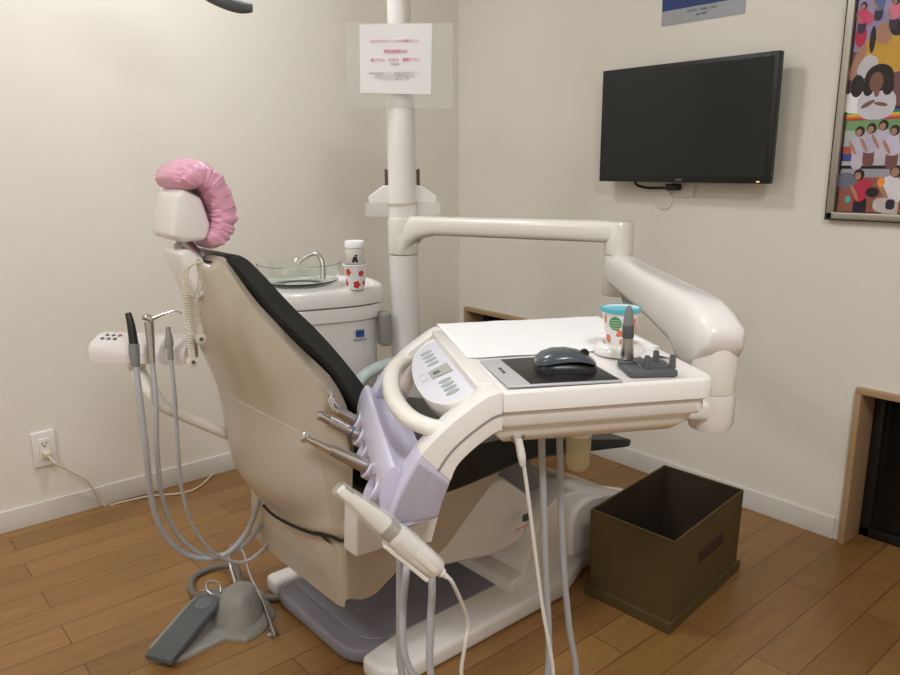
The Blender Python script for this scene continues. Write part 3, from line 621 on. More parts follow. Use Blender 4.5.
# control panel (half-moon)
def pn(u, v): return T(u, v, -.010+ (u+.028)*.42)
half = [(-.030,.415),(-.045,.412),(-.068,.385),(-.086,.33),(-.097,.26),(-.101,.19),(-.098,.12),(-.088,.075),(-.072,.045),(-.050,.040),(-.030,.060)]
hs = smoothpoly([(u,v,0) for u, v in half[1:-1]], 4); hs = [Vector((-.030,.412,0))]+hs+[Vector((-.030,.055,0))]
cc_ = Vector((-.055,.23,0)); pn_n = (pn(-.05,.2)-pn(-.05,.1)).cross(pn(-.10,.1)-pn(-.05,.1)).normalized(); pn_n = pn_n if pn_n.z > 0 else -pn_n
def ring(s_, off): return [pn((cc_+(p-cc_)*s_).x, (cc_+(p-cc_)*s_).y)+pn_n*off for p in hs]
b = B(); b.loft([ring(.75,-.045), ring(.92,-.035), ring(.97,-.018), ring(1.0,-.004), ring(.995,.0), ring(.955,.0), ring(.95,-.002)]); obj('panel_housing', b, M_white, tray)
b = B(); b.loft([ring(.945,-.003), ring(.945,-.0012), ring(.94,-.001)]); cp = obj('control_panel', b, mat('pale_lilac_panel', s2l(222,222,232), .35, noise_amt=.01), tray)
for k in range(8):
    v = .345-.026*k if k < 4 else .155-.022*(k-4); u = -.058
    b = B(); c = pn(u,v); b.loft([ell(c+pn_n*h, .0115*s_, .0068*s_, (pn(-.06,.2)-pn(-.05,.2)).normalized(), TY, 18) for h, s_ in ((-.002,1),(.0005,1),(.001,.8))]); obj('button', b, mat('sage_button', s2l(160,170,168), .4, noise_amt=.02), cp)
b = B(); pu = (pn(-.05,.2)-pn(-.06,.2)).normalized()
c = pn(-.055,.215); b.prism([c+pu*a+TY*d for a, d in ((-.020,-.026),(.018,-.030),(.018,.022),(-.020,.018))], pn_n*.0006); obj('display', b, mat('lcd_grey', s2l(172,176,168), .3, noise_amt=.02), cp)
b = B(); c = pn(-.062,.210); b.prism([c+pu*a+TY*d for a, d in ((-.006,-.006),(.006,-.006),(.006,.006),(-.006,.006))], pn_n*.0012); obj('display_digit', b, M_dgrey, cp)
b = B(); c = pn(-.084,.215)
for a, d, e_, f_ in ((0,-.018,.012,.0005),(0,.018,.012,.0005),(-.006,0,.0005,.018),(.006,0,.0005,.018)):
    b.prism([c+pu*(a-e_/2)+TY*(d-f_), c+pu*(a+e_/2)+TY*(d-f_), c+pu*(a+e_/2)+TY*(d+f_), c+pu*(a-e_/2)+TY*(d+f_)], pn_n*.0005)
obj('label_box', b, M_greytxt, cp)
# back strip between panel and tray: raised edge
b = B(); b.prism([T(-.030,.05,-.03),T(.004,.05,-.03),T(.004,.44,-.03),T(-.030,.44,-.03)], (0,0,.030), .004); obj('panel_ledge', b, M_white, tray)
# drain cup under the tray and cable socket
b = B(); dc = T(.205,.215,0); b.lathe((dc.x,dc.y,.82), ((.024,-.085),(.024,-.160)), n=28); obj('filter_cap', b, M_cream, tray)
b = B(); b.lathe((dc.x,dc.y,.82), ((.0235,-.160),(.0225,-.215),(.019,-.226),(.010,-.232),(.001,-.233)), n=28); obj('filter_cup', b, M_yellow, tray)
b = B(); sc = tv(517,436,.026); b.lathe(sc, ((.011,-.010),(.011,.005),(.008,.006),(.008,.001)), -TY, 20); obj('cable_socket', b, M_steel, tray)
# things lying on the tray
def drape(name, u0, u1, v0, v1, w0, amp, label, cat_, mt, seed=0, nx=40, ny=40, clampedge=None):
    b = B(); g = []
    for i in range(nx+1):
        row = []
        for j in range(ny+1):
            u = u0+(u1-u0)*i/nx; v = v0+(v1-v0)*j/ny; p = T(u, v, 0)
            h = amp*(.5+.5*noise.noise(Vector((u*22, v*22, seed))))+amp*.4*abs(noise.noise(Vector((u*60, v*40, seed+4))))
            over = max(0, u-(W_+.001)); 
            row.append(b.bm.verts.new(p+Z*(w0+h-over*1.2)))
        g.append(row)
    for i in range(nx):
        for j in range(ny): b.bm.faces.new((g[i][j], g[i+1][j], g[i+1][j+1], g[i][j+1]))
    o = obj(name, b, mt); md = o.modifiers.new('s','SOLIDIFY'); md.thickness = .0006; md.offset = 1
    return tag(o, label, cat_)
drape('tray_paper', -.010, .350, .20, .493, .0004, .0022, 'white paper liner covering the rear half of the instrument tray', 'paper', M_paper, 1)
# crumpled edge of liner near the right end
b = B(); g = []
for i in range(25):
    row = []
    for j in range(17):
        u = .285+.052*j/16; v = .125+.20*i/24; q = 1-abs(j/8-1)
        h = q*(.010+.012*noise.noise(Vector((v*26, 2.3, 1)))) + .003*noise.noise(Vector((u*90, v*60, 7)))*q
        row.append(b.bm.verts.new(T(u, v, .0015+max(0,h))))
    g.append(row)
for i in range(24):
    for j in range(16): b.bm.faces.new((g[i][j], g[i][j+1], g[i+1][j+1], g[i+1][j]))
o = obj('crumpled_tissue', b, M_paper); md = o.modifiers.new('s','SOLIDIFY'); md.thickness = .0006
tag(o, 'crumpled white tissue ridge along the right edge of the instrument tray beside the cup', 'tissue')
# graphics tablet
tb = thing('pen_tablet', 'thin black tablet pad with silver strip under the computer mouse', 'tablet', tuple(T(.10,.09,0)))
ta = [(.012,.014),(.192,.006),(.180,.176),(.006,.172)]
def tq(a, c): # bilinear on tablet
    p = (Vector((*ta[0],0))*(1-a)+Vector((*ta[1],0))*a)*(1-c)+(Vector((*ta[3],0))*(1-a)+Vector((*ta[2],0))*a)*c; return T(p.x, p.y, .0005)
b = B(); b.prism([tq(0,0),tq(1,0),tq(1,1),tq(0,1)], Z*.0035, .0012); obj('case', b, mat('silver_plastic', s2l(196,198,200), .35, .2, noise_amt=.02), tb)
b = B(); b.prism([tq(.20,.03),tq(.985,.03),tq(.985,.97),tq(.20,.97)], Z*.0041, .0004); obj('drawing_surface', b, M_blackp, tb)
b = B(); c = tq(.10,.55)+Z*.0037; text(b, 'wacom', c, -TY, TX, .012); obj('logo', b, M_dgrey, tb)
# mouse
ms = thing('computer_mouse', 'dark grey and black wireless computer mouse on the tablet pad', 'mouse', tuple(T(.128,.085,.0072)))
mc = T(.126,.082,.0048); mu = (TX*.985-TY*.17).normalized(); mv = Z.cross(mu)
def msec(t_, hw, h, w0=0, k=24, lo=.0): 
    sec = []
    for i in range(k):
        a = 2*math.pi*i/k; ct, st = math.cos(a), math.sin(a)
        sec.append(mc+mu*t_+mv*(hw*math.copysign(abs(ct)**.75, ct))+Z*(w0+(h-w0)*(max(0,st)**.8) if st > 0 else w0+lo*st))
    return sec
b = B(); b.loft([msec(-.049,.012,.010), msec(-.046,.022,.015), msec(-.036,.029,.019), msec(-.018,.031,.021), msec(.004,.030,.021), msec(.026,.030,.018), msec(.042,.026,.013), msec(.048,.016,.009)]); obj('mouse_base', b, M_blackp, ms)
b = B(); b.loft([msec(-.050,.010,.014,.010), msec(-.047,.020,.022,.012), msec(-.038,.028,.029,.014), msec(-.020,.0318,.0345,.018), msec(.0,.0305,.035,.020), msec(.020,.0305,.031,.020), msec(.036,.028,.024,.016), msec(.046,.018,.016,.010), msec(.0485,.008,.012,.009)]); obj('mouse_shell', b, mat('slate_mouse_shell', s2l(72,80,88), .28, noise_amt=.04, coat=.3), ms)
b = B(); wc = mc+mu*.030+Z*.0265; b.lathe(wc-mv*.003, ((.007,0),(.0075,.001),(.0075,.005),(.007,.006)), mv, 20); obj('scroll_wheel', b, M_blackp, ms)
# cup on the tray with its ring holder
cc2 = T(.262,.182,.001)
b = B(); b.lathe(cc2, ((.044,0),(.0455,.004),(.043,.012),(.036,.018),(.030,.0185),(.029,.014),(.001,.013)), n=48); tag(obj('cup_holder', b, M_white), 'round white ring holder under the teal-rimmed cup on the tray', 'holder')
c3 = cc2+Z*.0135; fc = facing(c3)
tcup = cup('printed_paper_cup', c3, .0225, .0325, .068, M_teal, 'paper cup with teal rim and orange and green fruit print on the instrument tray',
    [('green_print', M_green, [(fc-.28,.044,.0115,.0125,0)]),
     ('orange_print', M_orange, [(fc-.85,.015,.0055,.008,0),(fc-.98,.05,.003,.008,0),(fc+.15,.026,.011,.0045,.35),(fc-.02,.030,.006,.003,-.5),(fc+.28,.012,.007,.006,.5),(fc+1.0,.045,.004,.009,.1),(fc+.85,.02,.005,.006,0),(fc+.62,.052,.004,.002,0),(fc+1.5,.03,.006,.01,.2)]),
     ('white_stripes', M_paper, [(fc-.28,.036+.0045*k,.0105,.0004,0) for k in range(4)])], .006)
b = B(); b.lathe(c3+Z*.062, ((.0305,0),(.0310,.002),(.030,.003),(.001,.003)), n=36); tl = obj('lid_disc', b, mat('teal_lid', s2l(110,196,212), .4, noise_amt=.02), tcup)
# bur stand with three pegs and standing handpiece
st_ = thing('handpiece_stand', 'dark grey rubber stand with three short pegs on the right front of the tray', 'stand', tuple(T(.25,.06,0)))
b = B(); b.prism([T(u,v,-.0005) for u, v in ((.214,.030),(.290,.018),(.300,.085),(.262,.105),(.222,.098))], Z*.011, .003)
b.prism([T(u,v,.009) for u, v in ((.236,.045),(.285,.036),(.290,.082),(.245,.09))], Z*.004, .002)
b.lathe(T(.232,.083,.009), ((.015,0),(.015,.004),(.012,.006)), n=24); obj('base', b, M_dgrey, st_)
for u, v in ((.247,.040),(.276,.068),(.288,.035)):
    b = B(); p = T(u,v,.011); b.lathe(p, ((.0058,0),(.0052,.003),(.0048,.018),(.004,.020),(.0035,.016)), n=18); obj('peg', b, M_dgrey, st_)
hp_ = thing('upright_handpiece', 'grey metal dental handpiece standing upright in the rubber stand', 'handpiece', tuple(T(.232,.083,.015)))
p = T(.232,.083,.0155); b = B(); b.lathe(p, ((.0105,0),(.0115,.002),(.010,.018),(.0088,.036)), n=24); obj('lower_body', b, M_steel, hp_)
b = B(); b.lathe(p, ((.0088,.036),(.0096,.038),(.0096,.056),(.0088,.058)), n=24); obj('grip_band', b, M_dgrey, hp_)
b = B(); b.lathe(p, ((.0088,.058),(.0082,.066),(.0065,.080),(.0035,.088),(.001,.089)), n=24); obj('nose', b, M_grey, hp_)
# instruments in the holsters: thing per instrument with its hose
def instr_base(k, back=.02): return T(us[k]-.004, vs[k], ws[k])
sy = thing('air_water_syringe', 'steel three-way syringe with thin upright nozzle in the rearmost holster of the tray', 'syringe', tuple(instr_base(0)))
c = instr_base(0); b = B(); b.tube([c-iax*.02, c+iax*.02, c+iax*.045], [.0115,.0112,.0105], 16, 0); obj('handle', b, M_steel, sy)
e = c+iax*.045; b = B(); b.tube([e-iax*.002, e+iax*.006, e+iax*.012+Z*.012, e+iax*.012+Z*.024], [.0115,.0120,.009,.007], 14, 4); obj('head', b, M_chrome, sy)
n0 = e+iax*.012+Z*.022; b = B(); b.tube([n0, n0+Z*.012, n0+Z*.020-TX*.001, n0+Z*.042-TX*.003, n0+Z*.049-TX*.008, n0+Z*.053-TX*.015], [.005,.0028,.0018,.0017,.0017,.0017], 10, 4); obj('nozzle', b, M_chrome, sy)
b = B(); b.lathe(e+TZ*.002+iax*.004, ((.004,0),(.004,.014)), (iax+Z*.1).normalized(), 12); obj('trigger', b, M_steel, sy)
h2 = thing('turbine_handpiece', 'ribbed steel handpiece in the second holster, just below the three-way syringe', 'handpiece', tuple(instr_base(1)))
c = instr_base(1); ax2 = (-TX*.84+TZ*.55-TY*.06).normalized()
b = B(); b.tube([c-ax2*.02, c+ax2*.018, c+ax2*.02, c+ax2*.05, c+ax2*.078, c+ax2*.086], [.0105,.0098,.0090,.0094,.0082,.007], 16, 0)
for k in range(9): b.lathe(c+ax2*(.028+.0045*k), ((.0095,0),(.0102,.001),(.0095,.002)), ax2, 16)
obj('body', b, M_steel, h2)
e = c+ax2*.086; b = B(); b.lathe(e-Z*.008, ((.005,0),(.0062,.002),(.0062,.013),(.005,.015)), Z, 18); obj('turbine_head', b, M_chrome, h2)
b = B(); b.lathe(c+ax2*.017, ((.0102,0),(.0102,.003)), ax2, 18); obj('blue_ring', b, M_blue, h2)
h3 = thing('contra_angle_handpiece', 'long steel handpiece with spiral grip and small head in the fourth holster', 'handpiece', tuple(instr_base(3)))
c = instr_base(3); ax3 = (-TX*.86+TZ*.52).normalized()
b = B(); b.tube([c-ax3*.02, c+ax3*.030, c+ax3*.036, c+ax3*.072], [.0130,.0120,.0110,.0098], 18, 0); 
for k in range(3): b.tube([c+ax3*(.040+.008*k)+TY*.0106, c+ax3*(.046+.008*k)+ax3.cross(TY)*.0106, c+ax3*(.052+.008*k)-TY*.0106], .0012, 6, 4)
obj('body', b, M_steel, h3)
b = B(); b.tube([c+ax3*.072, c+ax3*.100, c+ax3*.112, c+ax3*.122], [.0098,.0072,.0062,.0062], 14, 0); obj('neck', b, M_chrome, h3)
e = c+ax3*.124; b = B(); b.lathe(e-Z*.009, ((.0055,0),(.0068,.002),(.0068,.014),(.005,.017)), (Z*.95+TX*.3).normalized(), 18); obj('head', b, M_chrome, h3)
# hoses from the holder, looping down below and back up under the tray
def hose(name, par, pts, r_, m): b = B(); b.tube(pts, r_, 12, 8); return obj(name, b, m, par)
def loop_pts(u0, v0, w0, dn, u1, v1, w1, mid): return
hose('hose', sy, [T(-.150,.40,-.18), T(-.135,.30,-.24), T(-.140,.16,-.30), T(-.147,.12,-.42), T(-.145,.12,-.545), T(-.10,.11,-.66), T(-.01,.11,-.72), T(.09,.12,-.70), T(.124,.12,-.58), T(.113,.12,-.353), T(.101,.12,-.12)], .0062, M_hose)
hose('hose', h2, [T(-.150,.34,-.19), T(-.125,.20,-.25), T(-.138,.08,-.30), T(-.150,.05,-.37), T(-.150,.04,-.45), T(-.120,.04,-.52), T(-.06,.06,-.64), T(.02,.10,-.68), T(.08,.12,-.69)], .0062, M_hose)
hose('hose', h3, [T(-.150,.19,-.19), T(-.120,.10,-.24), T(-.103,.05,-.31), T(-.107,.04,-.40), T(-.108,.035,-.49), T(-.08,.04,-.58), T(0,.06,-.68), T(.13,.14,-.74), T(.198,.17,-.66), T(.180,.17,-.52), T(.163,.17,-.36), T(.150,.17,-.11)], .0062, M_hose)
# intraoral camera in a plastic sleeve, clipped in front of the holder
cam_t = thing('intraoral_camera', 'white intraoral camera wand in a clear sleeve, clipped diagonally below the holder', 'dental camera', tuple(tv(430,555,-.02)))
va, vb = -.012, -.03
A_ = tv(340,489,-.03); B_ = tv(400,537,-.025); C_ = tv(453,582,-.02); dA = (C_-A_).normalized(); 
cn = dA.cross(TY).normalized(); cn = cn if cn.z > 0 else -cn
def cs(p, a, c_, pw=3): return ell(p, a, c_, cn, TY, 24, pw)
L1 = (B_-A_).length; dU = dA.copy(); dA = dA*1.16
b = B(); b.loft([cs(A_+dA*.0, .006,.006), cs(A_+dA*.004,.0078,.008), cs(A_+dA*.03,.0088,.0085), cs(A_+dA*.058,.0125,.011), cs(A_+dA*.078,.0135,.012)]); obj('wand', b, M_cream, cam_t)
b = B(); b.prism([A_+dA*.003+cn*.0068+TY*a for a in (-.005,.005)]+[A_+dA*.016+cn*.0082+TY*a for a in (.005,-.005)], cn*.0012); obj('lens_window', b, M_dgrey, cam_t)
b = B(); b.loft([cs(A_+dA*.078,.0145,.0135), cs(A_+dA*.094,.0155,.0145)]); obj('grey_collar', b, M_steel, cam_t)
b = B(); b.loft([cs(A_+dA*.094,.0165,.015), cs(A_+dA*.110,.0185,.017), cs(A_+dA*.150,.0175,.016), cs(A_+dA*.172,.0165,.015), cs(A_+dA*.176,.013,.012)]); obj('handle', b, M_white, cam_t)
b = B(); b.loft([ell(A_+dA*t_-TY*.0165, w_, .0012, cn, TY, 16, 4) for t_, w_ in ((.100,.004),(.115,.0045),(.168,.004))]); obj('button', b, M_cream, cam_t)
b = B(); b.loft([ell(A_+dA*t_-cn*.020, .004, .012, cn, TY, 16, 4) for t_ in (.095,.172)]); obj('holder_clip', b, M_cream, cam_t)
b = B(); secs = []
for k in range(12):
    t_ = -.004+.012*k; rr = .011+.0085*min(1,k/7)+.0012*noise.noise(Vector((k*1.3,0,0)))
    sec = []
    for j in range(24):
        a = 2*math.pi*j/24; q = rr*(1+.10*noise.noise(Vector((k*.7, math.cos(a)*2, math.sin(a)*2)))); sec.append(A_+dA*t_+cn*q*math.cos(a)+TY*q*math.sin(a))
    secs.append(sec)
b.loft(secs, caps=False); obj('clear_sleeve', b, M_bag, cam_t)
e = A_+dA*.176; b = B(); b.lathe(e, ((.0075,0),(.0075,.010),(.005,.012),(.004,.020)), dU, 16); obj('strain_relief', b, M_white, cam_t)
hose('cable', cam_t, [e+dA*.015, e+dA*.030-Z*.004, T(-.050,.02,-.385), T(-.054,.02,-.43), T(-.058,.025,-.50), T(-.03,.02,-.60), T(.03,.01,-.63), T(.09,.015,-.60), T(.098,.02,-.51), T(.075,.022,-.37), T(.044,.016,-.16), T(.036,.014,-.118)], .0032, M_whose)
b = B(); b.tube([T(.0365,.014,-.125), T(.034,.014,-.108), sc-TY*.006+Vector((0,0,-.002))], [.0045,.0068,.0062], 14, 4); obj('cable_plug', b, M_whose, cam_t)
# ================================================================== NOTICE ON THE POST
nt_ = Vector(tuple(at(395.5,60,2.20))); vdir = Vector((CL.x-nt_.x, CL.y-nt_.y, 0)).normalized(); hr = Vector((-vdir.y, vdir.x, 0)); 
nt_ = Vector((PP.x,PP.y,nt_.z))+vdir*.044
def npnt(px, py, off=0):
    r = ray(px,py); t_ = ((nt_-CL).dot(vdir)+off)/r.dot(vdir); return CL+r*t_
pa = [npnt(*q) for q in ((359.5,24.5),(432,23.5),(431,94.5),(360,93))]
b = B(); b.prism([p for p in pa], vdir*.0005)
nz = thing('notice_sheet', 'white printed notice with pink lettering taped to the service post', 'notice', tuple(pa[3]))
obj('sheet', b, M_paper, nz)
hx = (pa[1]-pa[0]).normalized(); hy = Z
def ntext(s, px, py, size, m, nm): b = B(); text(b, s, npnt(px,py,.0012), hx, hy, size, .0002); return obj(nm, b, m, nz, smooth=False)
ntext('クロスプラスト  ヒノキの歯磨きジェル', 394.5, 41, .0078, M_pinktxt, 'pink_heading')
ntext('特別価格30%', 395.5, 51.5, .0118, M_pinktxt, 'pink_price_line')
ntext('歯ブラシ   タオル   歯間ブラシ', 395.5, 60, .0102, M_pinktxt, 'pink_item_line')
ntext('使用禁止', 395.5, 64, .007, M_greytxt, 'small_note')
ntext('歯科用品の販売について  ご希望の方は受付スタッフに\nお声がけください  表示価格は税込みです\nカタログもございます  ご自由にご覧ください\nどうぞよろしくお願いいたします', 394.5, 76, .0058, M_greytxt, 'grey_paragraph')
sa_ = [npnt(*q, -.0008) for q in ((346,22.5),(453,23),(452.5,108.5),(347,107))]
b = B(); b.prism(sa_, vdir*.0004); tag(obj('clear_sleeve', b, M_sleeve), 'large clear plastic sleeve behind the printed notice on the service post', 'sleeve')
# pocket holders strapped behind the post
for sgn, lab in ((-1, 'white pocket holder on the left side of the service post, above the horizontal arm'), (1, 'white pocket holder on the right side of the service post, above the horizontal arm')):
    base = PP + hr*(.058*(1 if sgn > 0 else -1)) - vdir*.01
    cxp = at(381,212,2.3) if sgn < 0 else at(433,205,2.3)
    o = thing('pocket_holder', lab, 'holder', tuple(PP+hr*sgn*.06+Z*.99))
    hs_ = hr*sgn
    def hq(a, z): return PP+hs_*a+Z*z-vdir*.02
    b = B(); b.prism([hq(.03,1.0),hq(.095,1.005),hq(.102,1.055),hq(.06,1.085),hq(.03,1.09)], vdir*.03, .003); obj('pocket', b, M_white, o)
    b = B(); b.prism([hq(.03,.995)+vdir*.031,hq(.112,.998)+vdir*.031,hq(.112,1.037)+vdir*.031,hq(.03,1.04)+vdir*.031], vdir*.003, .001); obj('clear_flap', b, M_bag, o)
    b = B(); b.prism([hq(.036,1.06)+vdir*.006,hq(.052,1.06)+vdir*.006,hq(.052,1.135)+vdir*.006,hq(.036,1.13)+vdir*.006], vdir*.016, .001)
    tag(obj('patterned_pack', b, mat('brown_pattern_card', s2l(96,70,62), .6, noise_amt=.6, nscale=160)), 'narrow brown patterned card pack standing in the %s pocket holder on the post' % ('left' if sgn < 0 else 'right'), 'pack')
b = B(); secs = [[PP+Z*(1.035+dz)+(X*math.cos(2*math.pi*k/32)+Y*math.sin(2*math.pi*k/32))*(.0445+rr) for k in range(32)] for dz, rr in ((-.003,-.001),(-.003,.0012),(.003,.0012),(.003,-.001))]
b.loft(secs, caps=False); tag(obj('rubber_band', b, M_cord), 'thin pale band tied round the service post between the pocket holders', 'band')
# ================================================================== DENTAL LAMP (edge of its handle shows at the top)
lp = thing('operating_lamp', 'dark handle of the operating lamp at the very top of the picture', 'lamp', tuple(at(215,-20,1.6)))
b = B(); b.tube([at(150,-75,1.62), at(180,-35,1.60), at(205,-9,1.60), at(225,2,1.60), at(240,7,1.60), at(252,8,1.60)], [.012,.013,.014,.0135,.012,.008], 14, 6, squash=1.1); obj('handle', b, M_dgrey, lp)
hc = at(150,-120,1.62); b = B(); b.lathe(hc, ((.11,0),(.12,.015),(.11,.05),(.05,.075),(.001,.08)), (.3,-.2,.9), 32); obj('lamp_head', b, M_white, lp)
b = B(); b.tube([hc+Z*.07, hc+Z*.25, hc+Vector((.25,.1,.45)), Vector((PP.x,PP.y,CEIL-.25))+Vector((-.03,0,0))], .018, 14, 6); obj('lamp_arm', b, M_white, lp)
# ================================================================== ASSISTANT'S INSTRUMENT HOLDER
AY = Vector((1,-.02,0))
aL = at(86,352,1.66); aR = at(182,350,1.61)
ad_ = Vector((aR.x-aL.x, aR.y-aL.y, 0)); AL = ad_.length; ad_.normalize(); av = Vector((-ad_.y, ad_.x, 0)); a0 = Vector((aL.x, aL.y, (aL.z+aR.z)/2))
def A(u, v, w_): return a0+ad_*u+av*v+Z*w_
ah = thing('assistant_holder', 'small white instrument holder with round buttons on a curved arm left of the chair', 'instrument holder', tuple(A(.1,.03,-.02)))
b = B(); secs = []
for u, s_ in ((0,.80),(.004,.93),(.010,1),(AL-.010,1),(AL-.004,.93),(AL,.80)):
    prof = smoothpoly([(0,0,-.028),(0,0,-.006),(0,.010,.010),(0,.040,.024),(0,.062,.026),(0,.070,.016)], 4)+[Vector((0,.070,-.028))]
    secs.append([A(u, .035+(p.y-.035)*s_, p.z*s_) for p in prof])
b.loft(secs); obj('housing', b, mat('pinkish_white_plastic', s2l(238,232,231), .25, noise_amt=.01, coat=.3), ah)
bn = (Z*.92-av*.42).normalized(); bi = bn.cross(ad_)
for r_ in range(2):
    for k in range(3):
        u = .026+.0155*k+.004*(r_); v = .038-.013*(1-r_) ; wz = .0238 if r_ else .0190
        b = B(); c = A(u, v, wz-.0005); b.loft([ell(c+bn*h, .0048*s_, .0042*s_, ad_, bn.cross(ad_), 16) for h, s_ in ((-.002,1),(.001,1),(.0015,.7))]); m_ = mat('red_button', s2l(150,90,88), .4, noise_amt=.03) if (r_ and k == 2) else mat('green_button', s2l(84,110,108), .4, noise_amt=.03)
        obj('button', b, m_, ah)
b = B(); b.tube([A(.098,.035,-.027), A(.100,.035,-.06), at(153,394,1.65), at(163,406,1.66), at(180,414,1.68), at(205,425,1.72), at(236,438,1.78), at(262,449,1.84)], [.020,.018,.0155,.013,.0125,.012,.0122,.0125], 16, 6); obj('arm', b, M_cream, ah)
# three instruments in it
def holstered(name, label, cat_, u):
    t_ = thing(name, label, cat_, tuple(A(u,-.005,0))); return t_
fl_ = {}
s1 = holstered('suction_tube', 'black-tipped suction handpiece hanging at the left of the assistant holder', 'suction tube', .065)
u1 = .0; P1 = lambda px, py, d=1.60: at(px, py, d)
b = B(); b.tube([P1(128,313), P1(131,325), P1(134,345)], [.0062,.0082,.0098], 18, 6); obj('black_tip', b, M_blackp, s1)
b = B(); b.tube([P1(134,344), P1(134.5,355), P1(136,367)], [.0112,.0110,.0075], 18, 4); obj('valve_body', b, M_grey, s1)
hose('hose', s1, [P1(136,366), P1(140,400,1.60), P1(146,450,1.62), P1(152,500,1.68), P1(165,535,1.74), P1(190,556,1.80), P1(222,556,1.85), P1(245,535,1.86), P1(258,505,1.84), P1(262,485,1.80)], .0068, M_hose)
s2 = holstered('triple_syringe', 'steel syringe with slanted nozzle standing in the middle of the assistant holder', 'syringe', .1)
b = B(); b.tube([P1(149,322), P1(151,345), P1(152,362)], [.0098,.0080,.0070], 16, 0); obj('handle', b, M_steel, s2)
b = B(); b.tube([P1(144,320), P1(146,317), P1(152,319)], [.004,.008,.008], 14, 4); obj('head', b, M_chrome, s2)
b = B(); b.tube([P1(152,319), P1(161,315), P1(170,312), P1(176,311), P1(182,313.5)], [.0055,.0032,.0022,.0020,.0020], 10, 4); obj('nozzle', b, M_chrome, s2)
hose('hose', s2, [P1(152,361), P1(156,400,1.60), P1(157,450,1.63), P1(163,500,1.70), P1(178,535,1.77), P1(205,555,1.83), P1(235,550,1.87), P1(258,530,1.88), P1(270,505,1.86), P1(272,492,1.84)], .0052, M_hose)
s3 = holstered('saliva_ejector', 'short grey saliva ejector standing at the right end of the assistant holder', 'saliva ejector', .13)
b = B(); b.tube([P1(168,327), P1(168.5,333)], [.0050,.0050], 14, 0); b.tube([P1(168.5,333), P1(169,340), P1(169.5,346)], [.0060,.0085,.0090], 14, 4); b.tube([P1(169.5,346), P1(171,360)], [.0068,.0060], 14, 0); obj('valve', b, M_grip, s3)
hose('hose', s3, [P1(171,359), P1(175,400,1.60), P1(178,450,1.63), P1(182,490,1.68), P1(195,530,1.75), P1(217,555,1.82), P1(242,562,1.87), P1(262,550,1.89), P1(276,530,1.88), P1(282,512,1.86)], .0042, M_hose)
# ================================================================== FOOT PEDAL
fp_ = thing('foot_pedal', 'grey foot control pedal with long flat treadle on the floor left of the chair base', 'foot pedal', tuple(onZ(215,640,0)))
g = [onZ(*q, .0) for q in ((152,664),(182,662),(225,641),(247,643),(262,634),(276,615),(262,592),(240,588),(205,590),(190,604))]
gc = sum(g, Vector())/len(g); b = B(); b.loft([[p+(gc-p)*k_+Z*z_ for p in g] for z_, k_ in ((0,0),(.005,0),(.012,.06),(.016,.14))]); obj('base_plate', b, mat('warm_grey_plastic', s2l(140,138,130), .4, noise_amt=.03), fp_)
ax_ = (onZ(232,590,0)-onZ(150,660,0)).normalized(); px_ = Vector((-ax_.y, ax_.x, 0)); f0 = onZ(150,660,0)
b = B()
ctr = onZ(237,622,0)
secs = []
for z, a_, c_, sh in ((.005,.066,.066,0),(.03,.059,.058,.006),(.06,.050,.047,.012),(.078,.044,.040,.016),(.085,.037,.033,.017),(.087,.02,.015,.017)):
    secs.append(ell(ctr+ax_*sh+px_*.0+Z*z, a_, c_, ax_, px_, 32, 2.4))
b.loft(secs)
obj('motor_housing', b, mat('warm_grey_plastic', s2l(140,138,130), .4, noise_amt=.03), fp_)
b = B(); mid_ = f0+ax_*.10
secs = []
for t_, hw, h in ((0,.040,.022),(.04,.040,.030),(.08,.042,.036),(.13,.045,.044),(.18,.045,.050)):
    c = f0+ax_*(t_+.012)-px_*.020; secs.append([c+px_*hw+Z*.006, c-px_*hw+Z*.006, c-px_*(hw-.006)+Z*h*.8, c-px_*.0+Z*h, c+px_*(hw-.006)+Z*h])
b.loft(secs); obj('treadle_support', b, mat('warm_grey_plastic', s2l(140,138,130), .4), fp_)
# treadle: long rounded slab sloping up
tA = onZ(161,656,.028); tB = onZ(205,604,.062); td = (tB-tA).normalized(); tw = Z.cross(td).normalized(); tn = td.cross(tw); TL = (tB-tA).length
def tslab(off, sh):
    out = []
    for k in range(9): a = math.pi*k/8-math.pi/2; out.append(tB+td*((.034-sh)*math.cos(a))+tw*((.037-sh)*math.sin(a))+tn*off)
    out += [tA+tw*(.037-sh)-td*(.010-sh)+tn*off, tA-tw*(.037-sh)-td*(.010-sh)+tn*off]
    return out
b = B(); b.loft([tslab(-.012,.004), tslab(-.009,0), tslab(.002,0), tslab(.005,.0025), tslab(.006,.006)]); obj('treadle', b, M_dgrey, fp_)
b = B(); b.loft([ell(tB-td*.004+tn*h, .022*s_, .021*s_, td, tw, 28) for h, s_ in ((.005,1),(.0075,1),(.008,.93))]); obj('round_pad', b, mat('slate_pad', s2l(98,104,106), .45, noise_amt=.03), fp_)
b = B(); b.tube([onZ(275,636,.015), onZ(262,600,.035), onZ(250,575,.06), onZ(243,552,.085), onZ(232,545,.10), onZ(229,560,.09), onZ(236,585,.05)], .0045, 10, 6); obj('wire_bail', b, M_steel, fp_)
b = B(); b.tube([onZ(214,596,.02), onZ(207,590,.03), onZ(208,582,.04), onZ(219,583,.045), onZ(221,592,.03)], .0035, 8, 5); obj('wire_loop', b, M_steel, fp_)
for q in ((272,634),(204,596)):
    b = B(); c = onZ(*q,0); b.lathe(c, ((.016,0),(.016,.004),(.007,.008),(.006,.018),(.001,.019)), n=20); obj('foot', b, M_steel, fp_)
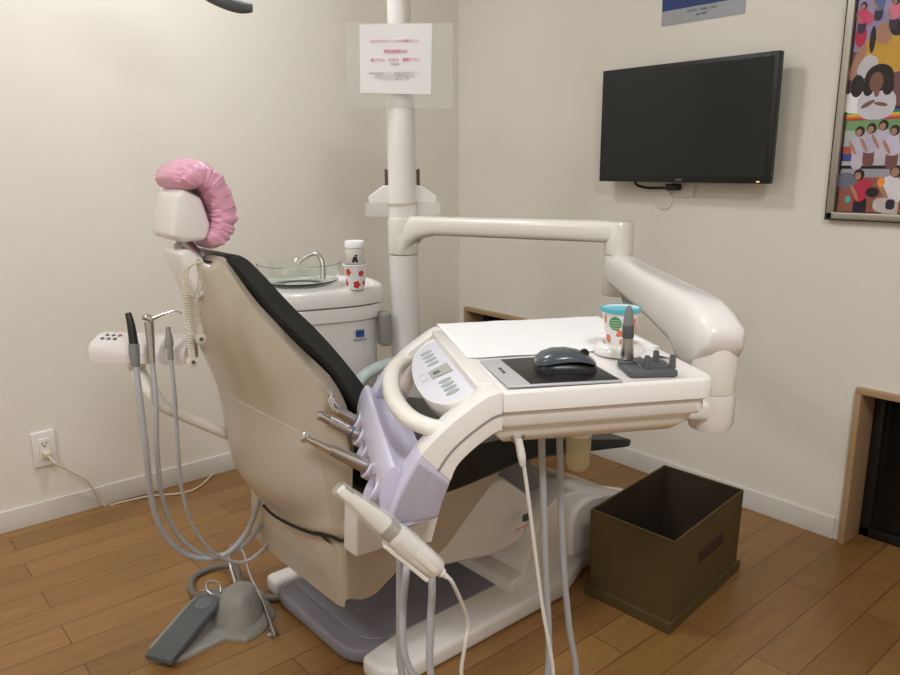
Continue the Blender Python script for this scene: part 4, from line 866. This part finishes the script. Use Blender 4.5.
b = B(); b.tube([onZ(240,592,.03), onZ(236,568,.03), onZ(214,567,.012), onZ(193,578,.009), onZ(194,594,.009), onZ(215,600,.009), onZ(240,598,.010), onZ(270,598,.010), onZ(290,596,.014)], .0095, 12, 8); obj('cable', b, mat('taupe_hose', s2l(120,114,106), .5, noise_amt=.04), fp_)
# ================================================================== STORAGE BOX
bx = thing('storage_box', 'open dark olive fabric storage box with brown handle on the floor right of the chair', 'box', (-.61,-1.56,0))
q0_, q1_, q2_ = Vector((-.822,-1.458,0)), Vector((-.810,-1.714,0)), Vector((-.394,-1.668,0)); q3_ = q0_+q2_-q1_
def bq(a, c, z, g_=0):
    p = q1_ + (q2_-q1_)*a + (q0_-q1_)*c; ctr_ = (q0_+q2_)/2; d = (p-ctr_); return ctr_+d*(1+g_)+Z*z
b = B(); b.loft([[bq(a,c,z,g_) for a, c in ((0,0),(1,0),(1,1),(0,1))] for z, g_ in ((0,.012),(.028,.018),(.028,-.05),(.004,-.05))]); obj('lid_tray', b, M_box, bx, smooth=False)
H_ = .248
o_ = [(0,0),(1,0),(1,1),(0,1)]
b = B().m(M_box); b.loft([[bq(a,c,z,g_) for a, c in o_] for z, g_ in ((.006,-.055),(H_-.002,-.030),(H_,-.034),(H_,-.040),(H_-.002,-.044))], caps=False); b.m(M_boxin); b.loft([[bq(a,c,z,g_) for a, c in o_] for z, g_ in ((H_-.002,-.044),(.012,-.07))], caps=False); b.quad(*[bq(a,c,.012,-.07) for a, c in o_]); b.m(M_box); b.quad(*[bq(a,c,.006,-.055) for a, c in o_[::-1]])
obj('box_body', b, None, bx, smooth=False)
b = B()
for a, c in ((0,0),(1,0),(0,1)): b.tube([bq(a,c,.022,-.0535), bq(a,c,H_-.001,-.0305)], .0022, 8, 0)
for (a,c),(a2,c2) in (((0,0),(1,0)),((1,0),(1,1)),((1,1),(0,1)),((0,1),(0,0))): b.tube([bq(a,c,H_,-.036), bq(a2,c2,H_,-.036)], .0028, 8, 0)
obj('piping', b, M_box, bx)
# handle: bone-shaped patch on the front (wide) face
fu = (q2_-q1_).normalized(); fn = fu.cross(Z); c_ = bq(.545,0,.148,-.043)+fn*.0015
b = B(); pts = []
for k in range(40):
    a = 2*math.pi*k/40; ct, st = math.cos(a), math.sin(a); L_ = .072; rr = .020+.006*abs(ct)**4
    pts.append(c_+fu*(L_*math.copysign(abs(ct)**.8,ct))+Z*(rr*math.copysign(abs(st)**.6,st)*(1 if abs(ct) > .75 else .75)))
b.prism(pts, fn*.003, .0008); obj('handle', b, M_brown, bx)
b = B(); b.prism([q1_+(q0_-q1_)*.55+Vector((-.001,0,0))+X*.012+Z*z for z in (.03,)] + [bq(0,.55,.03,-.034), bq(0,.552,.03,-.034), bq(0,.552,.235,-.024)], -X*.0008) if 0 else None
